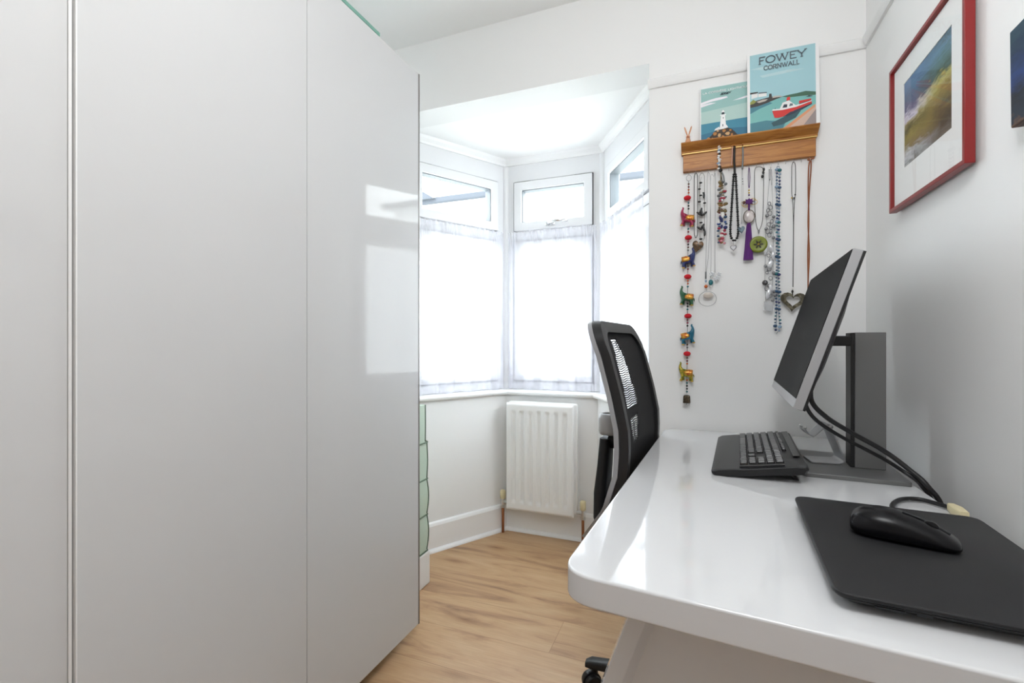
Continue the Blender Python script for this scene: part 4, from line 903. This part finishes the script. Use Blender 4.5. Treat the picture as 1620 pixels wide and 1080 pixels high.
def heart(root, u, v, w_, h_, th, m, name='heart_pendant', hole=0.0, tilt=0.0, dy=0.0):
    c = loc(root, u, v, dy); bm = NB(); P = heart_pts(w_, h_); ct, st_ = math.cos(tilt), math.sin(tilt); P = [(x*ct-z*st_, x*st_+z*ct) for x, z in P]
    if hole:
        L = []
        for f, y in ((1, -th/2), (1, th/2), (hole, th/2), (hole, -th/2)): L.append([bm.verts.new((c[0]+x*f, c[1]+y, c[2]+z*f+(1-f)*h_*0.02)) for x, z in P])
        for A, B in zip(L, L[1:]+L[:1]):
            for k in range(len(A)): bm.faces.new((A[k], A[(k+1) % len(A)], B[(k+1) % len(A)], B[k]))
        return obj(name, bm, m, root, bevel=th*0.3)
    secs = [[(c[0]+x*f, c[1]+y, c[2]+z*f) for x, z in P] for f, y in ((0.75, -th/2), (0.97, -th*0.2), (1, 0), (0.97, th*0.2), (0.75, th/2))]
    loft(bm, secs); return obj(name, bm, m, root, smooth=True, bevel=0.0005)
def mottled(name, c1, c2, sc=120, rough=0.3, metal=0.2):
    m = mat(name, srgb(*c1), rough, metal=metal); tc = nd(m, 'ShaderNodeTexCoord'); n = nd(m, 'ShaderNodeTexNoise'); n.inputs['Scale'].default_value = sc
    r = ramp(m, [(0.4, srgb(*c1)), (0.6, srgb(*c2))]); lk(m, tc.outputs['Object'], n.inputs[0]); lk(m, n.outputs[0], r.inputs[0]); lk(m, r.outputs[0], bsdf(m).inputs['Base Color']); return m

# elephant garland --------------------------------------------------
eg = thing('elephant_garland', 'long string of five coloured elephants and red felt beads ending in a bell', 'hanging ornament', (hx[0], YH_, ZH))
PXM = 0.00228
bm = NB(); c = loc(eg, 1089.8, 281.5); tube(bm, [(c[0]+0.0085*math.cos(R(a)), 0, c[2]+0.0105*math.sin(R(a))) for a in range(0, 360, 20)], 0.0009, 6, closed=True); obj('split_ring', bm, M_dsil, eg, smooth=True)
line_obj(eg, [(1089.6, 286), (1088.5, 360), (1088, 440), (1087.3, 530), (1086.6, 622)], 0.0007, jm['cord'], 'string')
felts = [(1087.5, 313), (1089, 375.8), (1088, 437.5), (1088.4, 499.7), (1087, 559.3)]
for (u, v) in felts:
    bm = NB(); ball(bm, loc(eg, u, v), 0.0128, (1, 0.9, 0.68), 14, 10); o = obj('felt_bead', bm, jm['red'], eg, smooth=True)
def elephant(u, v, s, body, cloth, lean=0.0):
    """s=+1 faces right; real little 3D elephant about 5.5 cm long"""
    c = Vector(loc(eg, u, v)); q = 0.95
    def P(x, y, z): return (c.x+s*x*q*math.cos(lean)-z*q*math.sin(lean)*s, c.y+y*q, c.z+z*q*math.cos(lean)+x*q*math.sin(lean))
    sk = bpy.data.meshes.new('elephant'); V = []; E = []; RD = []
    def chain(pts, start=None):
        idx = start
        for (x, y, z, r) in pts:
            V.append(P(x, y, z)); RD.append(r*q); n = len(V)-1
            if idx is not None: E.append((idx, n))
            idx = n
        return idx
    chain([(0, 0, 0, 0.0135)])                                   # 0 belly
    ch_ = chain([(0.012, 0, 0.002, 0.0125)], 0); rp = chain([(-0.013, 0, 0.0, 0.0120)], 0)
    hd_ = chain([(0.020, 0, 0.011, 0.0105)], ch_)
    chain([(0.026, 0, 0.020, 0.0065), (0.026, 0, 0.030, 0.0042), (0.023, 0, 0.038, 0.0036), (0.027, 0, 0.043, 0.0030)], hd_)
    for yy in (-0.007, 0.007): chain([(0.015, yy, -0.012, 0.0052), (0.020 if yy < 0 else 0.013, yy, -0.024, 0.0046), (0.021 if yy < 0 else 0.013, yy, -0.028, 0.0050)], ch_)
    for yy in (-0.007, 0.007): chain([(-0.015, yy, -0.012, 0.0056), (-0.018 if yy < 0 else -0.011, yy, -0.025, 0.0046), (-0.018 if yy < 0 else -0.011, yy, -0.029, 0.0050)], rp)
    chain([(-0.023, 0, -0.003, 0.002), (-0.025, 0, -0.013, 0.0015)], rp)
    sk.from_pydata(V, E, []); sk.update()
    o = bpy.data.objects.new('elephant', sk); C.objects.link(o); o.parent = eg
    md = o.modifiers.new('skin', 'SKIN'); md.use_smooth_shade = True
    for i, r in enumerate(RD): sk.skin_vertices[0].data[i].radius = (r, r); sk.skin_vertices[0].data[i].use_root = (i == 0)
    sb = o.modifiers.new('sub', 'SUBSURF'); sb.levels = 2; sb.render_levels = 2; sk.materials.append(body)
    o.modifiers.new('w', 'EDGE_SPLIT').use_edge_angle = False
    # saddle cloth: open shell over the back; ear
    bm = NB(); G = []
    for i in range(7):
        x = -0.020+0.030*i/6; r = 0.0150-0.0012*abs(i-3)/3; row = []
        for k in range(13):
            a = R(-35+250*k/12); row.append(bm.verts.new(P(x, r*math.cos(a), 0.001+r*math.sin(a)*0.98)))
        G.append(row)
    for A, B in zip(G, G[1:]):
        for k in range(12): bm.faces.new((A[k], A[k+1], B[k+1], B[k]))
    cl = obj('saddle_cloth', bm, cloth, o, smooth=True); so = cl.modifiers.new('s', 'SOLIDIFY'); so.thickness = 0.0008
    bm = NB(); ball(bm, P(0.016, -0.0105, 0.011), 0.0075*q, (0.75, 0.25, 1.0), 10, 8); obj('ear', bm, body, o, smooth=True)
    bm = NB()
    for yy in (-0.007,):
        for xx, zz_ in ((0.0205, -0.027), (-0.018, -0.028)): ball(bm, P(xx, yy, zz_), 0.0058*q, (1, 1, 0.5), 10, 8)
    obj('anklets', bm, jm['gold'], o, smooth=True)
M_clg = mottled('gold_saddle', (214, 172, 72), (176, 84, 34), 140, 0.3, 0.4)
elephant(1089.0, 346, -1, jm['magenta'], M_clg, R(8)); elephant(1087.5, 411, 1, jm['navy'], M_clg, R(8)); elephant(1088, 470.5, -1, jm['green'], M_clg, R(6)); elephant(1086.5, 532, 1, jm['peacock'], M_clg, R(10)); elephant(1087, 590.5, -1, mottled('gold_green', (196, 166, 62), (120, 130, 40), 160, 0.35, 0.4), M_clg, R(2))
bc = ['brown', 'maroon', 'orange', 'orange', 'teal', 'black', 'black', 'teal', 'maroon', 'magenta', 'black', 'brown', 'greyb']
spans = [(291, 306), (321, 332), (362, 369), (382, 397), (421, 430), (444, 455), (480, 493), (506, 518), (545, 552), (566, 577), (601, 620)]
bi = 0
for a, b in spans:
    v = a
    while v <= b:
        bead(eg, 1089.5-(v-290)*0.0085, v, 0.0036, jm[bc[bi % 13]], (1, 1, 0.9)); bi += 1; v += 4.6
c = loc(eg, 1086.4, 631)
bm = NB(); loft(bm, [[(c[0]+p_, q_, c[2]+z) for p_, q_ in rrect(s_, s_, 0.003, 3)] for z, s_ in ((-0.0135, 0.025), (0.010, 0.0225), (0.0125, 0.019), (0.014, 0.008))]); bl_ = obj('bell', bm, mottled('aged_brass', (92, 80, 62), (58, 48, 38), 200, 0.5, 0.6), eg, bevel=0.001)
bm = NB(); tube(bm, [(c[0], 0, c[2]+0.012), (c[0], 0, c[2]-0.019)], 0.0008, 6); ball(bm, (c[0], 0, c[2]-0.019), 0.0025); obj('clapper', bm, M_dsil, bl_, smooth=True)

def loop(u0, u1, vt, vb, uc=None, k=9):
    """closed hanging loop: sides at u0,u1, top vt, bottom vb"""
    uc = uc if uc is not None else (u0+u1)/2
    return [(uc, vt), (u1-0.5, vt+4), (u1, vt+14), (u1, vb-14), (u1-(u1-uc)*0.4, vb-3), (uc, vb), (u0+(uc-u0)*0.4, vb-3), (u0, vb-14), (u0, vt+14), (u0+0.5, vt+4)]
def loop_obj(root, pts, r, m, name='cord', k=6, n=6, flat=1.0):
    P = [loc(root, *p) for p in pts]; bm = NB(); tube(bm, catmull(P, k, True), r, n, closed=True, flat=flat); return obj(name, bm, m, root, smooth=True)

# 2 black cord with brown heart
n2_ = neck('cord_necklace', 'black cord necklace with a brown stone heart beside the elephant string', hx[1])
loop_obj(n2_, loop(1098.2, 1103.8, 273.5, 376, 1100.8), 0.0013, jm['cord'])
heart(n2_, 1103.5, 389, 0.038, 0.046, 0.006, mottled('brown_stone', (120, 84, 48), (70, 56, 40), 150), tilt=-0.25)
# 3 black leaf necklace
n3_ = neck('leaf_necklace', 'dark cord necklace with black leaves and beads', hx[2])
loop_obj(n3_, loop(1106.5, 1114.5, 273.5, 381, 1110.8), 0.0008, jm['bronze'])
line_obj(n3_, [(1109.5, 280), (1107, 300), (1109, 340), (1108.5, 378)], 0.0005, jm['cord'])
for u, v, s_ in ((1108.5, 289, 1), (1106.5, 299, .9), (1108.5, 309, 1), (1106.5, 319, 1), (1114.8, 321, 1), (1109, 352, 1), (1108.8, 378, 1.1), (1113, 305, .8)):
    bead(n3_, u, v, 0.0044*s_, jm['black'], (1.25, 0.7, 0.75))
for u, v, a in ((1113.6, 309, 0), (1109, 333, 0.3), (1106, 338, -0.9), (1114.6, 338, 0.8), (1110, 337, 0), (1106.5, 361, -0.9), (1113.5, 362, -0.35), (1111.5, 358, 0.5), (1115, 369, 0.1)):
    bm = NB(); ball(bm, loc(n3_, u, v), 0.011, (0.36, 0.2, 1), 10, 8, rot=Matrix.Rotation(a, 4, 'Y')); c = loc(n3_, u, v)
    obj('leaf_charm', bm, jm['black'], n3_, smooth=True)
# 4a chain with ring pendant
n4_ = neck('ring_necklace', 'long fine silver chain with an orange bead and wire ring pendant', hx[3])
line_obj(n4_, [(1120.4, 273), (1119.0, 280), (1118.6, 330), (1117, 400), (1116.6, 431)], 0.0007, M_dsil, 'chain'); line_obj(n4_, [(1120.4, 273), (1123.6, 280), (1123.8, 330), (1121, 400), (1117.2, 431)], 0.0007, M_dsil, 'chain')
bm = NB(); tube(bm, [loc(n4_, 1116.6, 430), loc(n4_, 1116.6, 441)], 0.0026, 8); obj('bar_bead', bm, jm['greyb'], n4_, smooth=True)
bead(n4_, 1116.7, 444.5, 0.0042, jm['paleblue'], (0.8, 0.8, 1.2)); bead(n4_, 1116.8, 453, 0.0062, jm['orange'], name='orange_bead', hi=12)
c = loc(n4_, 1119.3, 472.5)
bm = NB(); tube(bm, [(c[0]+0.029*math.cos(R(a)), 0, c[2]+0.0262*math.sin(R(a))) for a in range(0, 360, 12)], 0.0009, 6, closed=True); obj('wire_ring', bm, M_dsil, n4_, smooth=True)
bm = NB(); ball(bm, (c[0]+0.002, 0, c[2]+0.012), 0.018, (0.95, 0.12, 0.6), 16, 10); obj('shell_disc', bm, jm['shell'], n4_, smooth=True)
line_obj(n4_, [(1116.9, 456), (1118.5, 461)], 0.0006, M_dsil, 'link')
# 4b chain with crystal flowers
n5_ = neck('flower_necklace', 'fine silver chain with clear crystal flowers and a teal bead', hx[4])
line_obj(n5_, [(1131, 273), (1129.5, 279), (1124.5, 280), (1124.2, 340), (1125, 400), (1124.5, 440)], 0.0007, M_dsil, 'chain'); line_obj(n5_, [(1131, 273), (1132, 285), (1131.3, 340), (1131, 400), (1131, 431)], 0.0009, M_dsil, 'chain')
for u, v, r0 in ((1126.5, 433.5, 0.0085), (1134, 440, 0.009), (1137.5, 433.5, 0.007)):
    c = Vector(loc(n5_, u, v)); bm = NB()
    for k in range(5):
        a = R(72*k+20); ball(bm, (c.x+r0*0.62*math.cos(a), -0.001, c.z+r0*0.62*math.sin(a)), r0*0.5, (1, 0.35, 0.7), 8, 6, rot=Matrix.Rotation(-a, 4, 'Y'))
    ball(bm, (c.x, -0.002, c.z), r0*0.22); obj('crystal_flower', bm, jm['crystal'], n5_, smooth=True)
bead(n5_, 1124.5, 446.5, 0.0088, jm['teal'], (0.9, 0.7, 1.15), 'teal_bead', hi=14); bead(n5_, 1124.4, 453.3, 0.0028, jm['white'])
# 5 chunky multicolour
PEG_Z = wp(1138, 233, 1.79).z
def peg(u):
    x = wp(u, 234, 1.795).x; bm = NB(); tube(bm, [(x-0.1525, -0.0165, PEG_Z-1.667), (x-0.1525, -0.036, PEG_Z-1.667+0.003)], 0.0022, 8); obj('peg', bm, M_pine, sh, smooth=True); return x
ynk = 1.797
def neckp(name, label, u):
    x = peg(u); return thing(name, label, 'necklace', (x, ynk, PEG_Z), group='necklaces hanging from the pine shelf')
def loc2(root, u, v, dy=0.0):
    p = wp(u, v, ynk+dy); return (p.x-root.location.x, dy, p.z-root.location.z)
_loc = loc
loc = loc2
n6_ = neckp('bead_necklace', 'chunky multicoloured bead necklace with a white beaded top', 1138)
rnd = random.Random(11)
line_obj(n6_, [(1138, 232), (1137.5, 250), (1139, 268), (1141.5, 280), (1143, 290)], 0.0012, jm['cord'])
for k in range(13):
    v = 232+k*2.9; m_ = jm[('white', 'white', 'paleblue', 'white', 'black', 'white', 'crystal')[k % 7]]
    bead(n6_, 1138+1.0*math.sin(k*1.9)-0.4, v, 0.0048, m_, (1.0+0.3*(k % 2), 0.9, 0.8))
bead(n6_, 1140, 269.5, 0.0068, jm['black'], name='black_bead', hi=12)
line_obj(n6_, [(1141, 271), (1144.5, 278), (1146, 288)], 0.0026, jm['greyb']); line_obj(n6_, [(1141, 271), (1140.5, 280), (1140.5, 290)], 0.0022, jm['bronze'])
cols = ['khaki', 'tan', 'rose', 'brown', 'crystal', 'greyb', 'bronze', 'blue', 'navy', 'pink', 'orange', 'steelblue', 'maroon', 'white']
cnt = 0
for k in range(30):
    v = 288+k*3.3; zone = ['khaki', 'greyb', 'rose', 'khaki', 'tan', 'crystal'] if v < 325 else (['brown', 'rose', 'khaki', 'maroon', 'white'] if v < 341 else (['blue', 'steelblue', 'navy', 'white'] if v < 356 else (['rose', 'steelblue', 'khaki', 'tan', 'pink', 'navy', 'white'])))
    for j in range(3 if k % 3 else 2):
        wd = 4.6 if v < 350 else 5.8
        if v > 375: wd *= 0.75
        u = 1143.2+(j-1)*wd*0.9+rnd.uniform(-1.6, 1.6)-(v-288)*0.015
        bead(n6_, u, v+rnd.uniform(-1.4, 1.4), rnd.uniform(0.0040, 0.0062), jm[rnd.choice(zone)], (rnd.uniform(.8, 1.3), 1, rnd.uniform(.7, 1.1)), dy=rnd.uniform(-0.006, 0.003)); cnt += 1
# 6 black beads with silver heart
n7_ = neckp('black_bead_necklace', 'black bead necklace with a small silver heart pendant', 1162)
line_obj(n7_, [(1162, 231.5), (1161.5, 250), (1162.5, 276)], 0.0042, jm['cord'], 'bead_band', flat=0.5)
for side in (-1, 1):
    n_ = 31
    for k in range(n_):
        t = k/(n_-1); v = 276+t*104; wdt = 1.6+4.6*min(1, t*1.25)
        if t > 0.86: wdt *= math.sqrt(max(0.02, 1-((t-0.86)/0.145)**2))
        bead(n7_, 1162.3+side*wdt-0.8*t, v, 0.0040+0.0006*(k % 2), jm['black'], (1.0, 1, 0.95))
line_obj(n7_, [(1160.5, 381), (1160.3, 387)], 0.0007, M_dsil, 'link')
heart(n7_, 1160.3, 392, 0.021, 0.022, 0.006, M_dsil, 'silver_heart')
n8_ = neckp('pink_cord_necklace', 'short pale pink cord hanging beside the black beads', 1158.6)
line_obj(n8_, [(1158.6, 232), (1158.2, 246), (1157.2, 262)], 0.0020, jm['pinkcord'], 'cord')
# 7 thin silver with blue heart
n9_ = neckp('glass_heart_necklace', 'thin silver necklace with a pale blue glass heart', 1175.2)
line_obj(n9_, [(1175.2, 232), (1175.3, 250), (1174.2, 268)], 0.0030, jm['greyb'], 'bead_band', flat=0.6)
line_obj(n9_, [(1174, 268), (1173.2, 300), (1172.6, 354)], 0.0005, M_dsil, 'chain'); line_obj(n9_, [(1174.4, 268), (1175.6, 300), (1173.4, 354)], 0.0005, M_dsil, 'chain')
for u, v in ((1174.8, 283), (1175.0, 287), (1175.2, 291)): bead(n9_, u, v, 0.0017, jm['black'])
heart(n9_, 1172.6, 363, 0.024, 0.027, 0.008, mottled('blue_glass', (132, 152, 162), (92, 108, 118), 80, 0.1, 0.1), 'glass_heart', tilt=0.15)
loc = _loc
# 8 purple tassel
n10 = thing('tassel_pendant', 'purple tassel hanging with a knot and clear oval stone', 'hanging ornament', (hx[9], YH_, ZH))
loop_obj(n10, loop(1183.9, 1186.3, 264, 297, 1185, ), 0.0011, jm['purple'])
for v, m_ in ((301, 'gold'), (305, 'gold'), (308.5, 'purple')): bead(n10, 1185, v, 0.0030, jm[m_])
for du, dv, w2 in ((-8.5, 2.5, 1), (9.5, 0.5, 1), (-7, 5.5, .8), (8, -3.0, .7)):
    c = loc(n10, 1185+du*0.75, 319+dv)
    bm = NB(); tube(bm, [(c[0]+0.012*w2*math.cos(R(a)), 0.001, c[2]+0.0085*w2*math.sin(R(a))) for a in range(0, 360, 24)], 0.0009, 6, closed=True); obj('gold_loop', bm, jm['gold'], n10, smooth=True)
c = loc(n10, 1185, 319)
bm = NB(); st8 = [(c[0]+(0.016 if k % 2 == 0 else 0.009)*math.cos(R(22.5*k))*1.05, c[2]+(0.0125 if k % 2 == 0 else 0.008)*math.sin(R(22.5*k))) for k in range(16)]; prism(bm, st8, -0.004, 0.003, 'y'); obj('knot', bm, jm['purple'], n10, bevel=0.0015)
bead(n10, 1176.8, 320.5, 0.0055, jm['brown'], name='brown_bead'); bm = NB(); tube(bm, [loc(n10, 1185, 324), loc(n10, 1185, 333)], 0.003, 8); obj('neck_bead', bm, jm['purple'], n10, smooth=True)
c = loc(n10, 1185, 342.3); bm = NB(); tube(bm, [(c[0]+0.0175*math.cos(R(a)), 0, c[2]+0.0225*math.sin(R(a))) for a in range(0, 360, 15)], 0.0012, 6, closed=True); obj('stone_rim', bm, jm['bronze'], n10, smooth=True)
bm = NB(); ball(bm, (c[0], 0, c[2]), 0.0165, (1, 0.25, 1.3), 18, 12); obj('oval_stone', bm, mottled('rutile', (214, 206, 204), (180, 170, 168), 60, 0.1, 0), n10, smooth=True)
P = [loc(n10, u, v) for u, v in ((1184.8, 352.5), (1184.6, 357), (1184.4, 370), (1184.2, 395), (1183.8, 411))]
bm = NB(); N_ = 30; secs = []
for (p, r) in zip(P, (0.004, 0.0065, 0.0085, 0.0115, 0.0140)): secs.append([(p[0]+r*(1+0.12*(k % 2))*math.cos(2*math.pi*k/N_), p[1]+0.6*r*(1+0.12*(k % 2))*math.sin(2*math.pi*k/N_), p[2]) for k in range(N_)])
loft(bm, secs); obj('tassel', bm, jm['purple'], n10, smooth=False)
# 9 black cord with olive disc
n11 = neck('disc_necklace', 'black cord necklace with a round olive green disc pendant', hx[10]+0.012)
loop_obj(n11, [(1197, 264.5), (1203, 264), (1207, 267), (1208.2, 276), (1207.8, 310), (1207, 340), (1205.2, 354), (1200.4, 364.5), (1196.6, 356), (1194.4, 335), (1193.8, 310), (1193.6, 280), (1194.2, 268)], 0.0010, jm['cord'])
for u, v, a in ((1207.5, 273, 0), (1206, 279, 0.6), (1208.4, 268, 0.2)):
    bm = NB(); ball(bm, loc(n11, u, v), 0.0062, (0.62, 0.5, 1.0), 8, 6); obj('cord_bead', bm, jm['black'], n11, smooth=True)
c = loc(n11, 1200.4, 366.5); bm = NB(); lathe(bm, [(0.0012, -0.006), (0.004, 0.004)], c, 10); obj('bail', bm, M_dsil, n11, smooth=True)
c = loc(n11, 1199.8, 386.5, -0.003)
bm = NB(); lathe(bm, [(0.020, -0.003), (0.026, -0.0045), (0.0285, 0), (0.026, 0.0035), (0.001, 0.004)], c, 32, 'y'); o = obj('disc', bm, jm['olive'], n11, smooth=True)
bm = NB()
for a in range(0, 360, 60): ball(bm, (c[0]+0.009*math.cos(R(a)), c[1]-0.0032, c[2]+0.009*math.sin(R(a))), 0.0062, (1, 0.4, 0.5), 8, 6, rot=Matrix.Rotation(R(-a), 4, 'Y'))
obj('disc_flower', bm, mat('dark_flower', srgb(70, 66, 56), 0.3), o, smooth=True); bm = NB(); ball(bm, (c[0], c[1]-0.005, c[2]), 0.003); obj('disc_stud', bm, jm['gold'], o, smooth=True)
# 10 silver charm necklace
n12 = neck('charm_necklace', 'long silver charm necklace with pearls and clear drops', hx[12])
line_obj(n12, [(1219.5, 264), (1216.5, 290), (1213, 340), (1211, 400), (1210, 446), (1212, 480)], 0.0007, M_dsil, 'chain'); line_obj(n12, [(1219.5, 264), (1221.5, 300), (1223, 345), (1223, 420), (1221.5, 470)], 0.0007, M_dsil, 'chain')
line_obj(n12, [(1217, 268), (1217.6, 285)], 0.0018, M_dsil, 'chain_band'); line_obj(n12, [(1220.6, 268), (1221, 292)], 0.0014, M_dsil, 'chain_band')
rnd = random.Random(21)
for u, v, r in ((1213.5, 341, .0062), (1224, 343, .0055), (1212, 362, .0056), (1224, 358, .0066), (1219.5, 368, .0045), (1223.5, 376, .0058), (1211, 421, .0058), (1224, 432, .0062), (1224.5, 461, .0058), (1226, 467, .0056), (1222.5, 475, .0055)):
    bead(n12, u, v, r, M_dsil, name='silver_bead', hi=10)
bead(n12, 1210.3, 447.2, 0.0092, mat('dark_pearl', srgb(96, 96, 98), 0.15, metal=0.7), name='dark_pearl', hi=14)
for u, v, w2, h2, a in ((1211.5, 395, .006, .017, 0.15), (1220, 392, .006, .014, -.2), (1215.5, 465, .008, .018, .2), (1219.5, 455, .006, .015, -.3), (1218, 418, .009, .015, 0.3), (1223, 404, .006, .015, 0)):
    bm = NB(); ball(bm, (0, 0, 0), 1, (w2, .004, h2), 10, 8); bm.transform(Matrix.Translation(loc(n12, u, v)) @ Matrix.Rotation(a, 4, 'Y')); obj('drop_charm', bm, jm['crystal'], n12, smooth=True)
for u, v in ((1217, 322), (1219, 328), (1215, 333), (1218, 337), (1216.5, 355), (1219, 361), (1217, 372), (1214, 366), (1216, 404), (1220, 411), (1217, 425), (1213.5, 431), (1219, 440), (1213, 456), (1219, 468), (1216.5, 452), (1221, 350)):
    c = loc(n12, u, v); rr = rnd.uniform(0.004, 0.0068); a0_ = rnd.uniform(0, 3)
    bm = NB(); tube(bm, [(c[0]+rr*math.cos(R(a)), 0.003*math.sin(R(a)+a0_), c[2]+rr*1.3*math.sin(R(a))) for a in range(0, 360, 30)], 0.0013, 6, closed=True); obj('ring_charm', bm, M_dsil, n12, smooth=True)
c = loc(n12, 1215.5, 484); bm = NB(); loft(bm, [[(c[0]+p_, q_, c[2]+z-p_*0.25) for p_, q_ in rrect(0.026, 0.009, 0.003, 3)] for z in (-0.017, 0.013)]); obj('clear_block', bm, mat('clear_resin', (0.85, 0.86, 0.88), 0.08, trans=0.7), n12, bevel=0.001)
# 11 blue bead strand
n13 = neck('blue_bead_necklace', 'long double strand of blue glass beads reaching lowest on the right', hx[13])
rnd = random.Random(33)
line_obj(n13, [(1231, 264), (1228.4, 270), (1229, 340), (1229.5, 430), (1228.5, 500), (1227.5, 522)], 0.0007, jm['steelblue'], 'string'); line_obj(n13, [(1231, 264), (1233.5, 270), (1233, 340), (1231.5, 430), (1232, 500), (1234.5, 515), (1228.5, 528)], 0.0007, jm['steelblue'], 'string')
v = 268.0; k = 0
while v < 524 and k < 99:
    big = (k % 5 == 0); t = (v-268)/256
    for s_ in (-1, 1):
        w2 = 2.3-0.9*math.sin(min(1, t*1.3)*math.pi) if v < 495 else 2.4+1.4*math.sin((v-495)/30*math.pi)
        u = 1231.1+s_*w2-1.0*t+rnd.uniform(-.4, .4)
        bead(n13, u, v+(1.2 if s_ > 0 else 0), rnd.uniform(0.0050, 0.0064) if big else rnd.uniform(0.0026, 0.0040), jm[rnd.choice(['steelblue', 'steelblue', 'paleblue', 'steelblue', 'teal', 'navy'])], (1.1, 1, 0.9), dy=-0.002*(k % 2)); k += 1
    v += 6.3 if big else 5.3
# 12 dark open heart
n14 = neck('open_heart_necklace', 'dark cord necklace with a large open mottled heart pendant', hx[15])
loop_obj(n14, loop(1252.6, 1258.6, 256, 316, 1255.5), 0.0010, jm['cord']); line_obj(n14, [(1253.6, 312), (1255.2, 350), (1254.8, 400), (1254.2, 454)], 0.0009, jm['cord']); line_obj(n14, [(1257.4, 312), (1255.8, 345), (1255.2, 400), (1254.6, 454)], 0.0009, jm['cord'])
for u, v in ((1252.6, 313), (1256, 313.2), (1258, 308)): bead(n14, u, v, 0.0026, jm['gold' if u < 1254 else 'black'])
bead(n14, 1254, 456.5, 0.0038, jm['white'], name='white_bead'); bead(n14, 1253.6, 461, 0.0042, jm['black'], (0.8, .8, 1.3), 'cord_knot')
line_obj(n14, [(1253.4, 462), (1254, 470)], 0.0018, jm['cord'], 'cord_end')
heart(n14, 1254.4, 475.5, 0.076, 0.066, 0.008, mottled('mottled_horn', (70, 64, 48), (122, 116, 96), 110, 0.3, 0.1), 'open_heart', hole=0.56, tilt=-0.10)
# 13 brown leather thong
n15 = neck('leather_thong', 'brown leather thong hanging from the last hook behind the monitor', hx[17]); n15['category'] = 'necklace'
line_obj(n15, [(1283, 252), (1279.6, 262), (1278.6, 300), (1279.5, 350), (1278, 400), (1278.4, 440), (1278, 470)], 0.0022, jm['leather'], 'strand', flat=0.5); line_obj(n15, [(1282, 252), (1283.2, 262), (1280.6, 300), (1278.4, 350), (1280.4, 400), (1278.6, 440), (1278.2, 470)], 0.0022, jm['leather'], 'strand', flat=0.5)
bm = NB(); ball(bm, loc(n15, 1281, 252), 0.006, (1.3, 0.8, 0.8)); ball(bm, loc(n15, 1285.5, 250.5), 0.005, (1.2, 0.7, 0.7)); obj('knot', bm, jm['leather'], n15, smooth=True)

# added fitting that dresses the unseen fill light over the viewer
cl = thing('fill_light_fitting', 'white ceiling rose and bulb holder added over the unseen fill light', 'lamp', (FILL_AT[0], FILL_AT[1], ZC))
bm = NB(); lathe(bm, [(0.05, -0.001), (0.05, -0.02), (0.006, -0.03), (0.003, -0.03), (0.003, -0.19), (0.018, -0.20), (0.018, -0.215)], n=24); obj('added_ceiling_rose', bm, M_trim, cl, smooth=False)
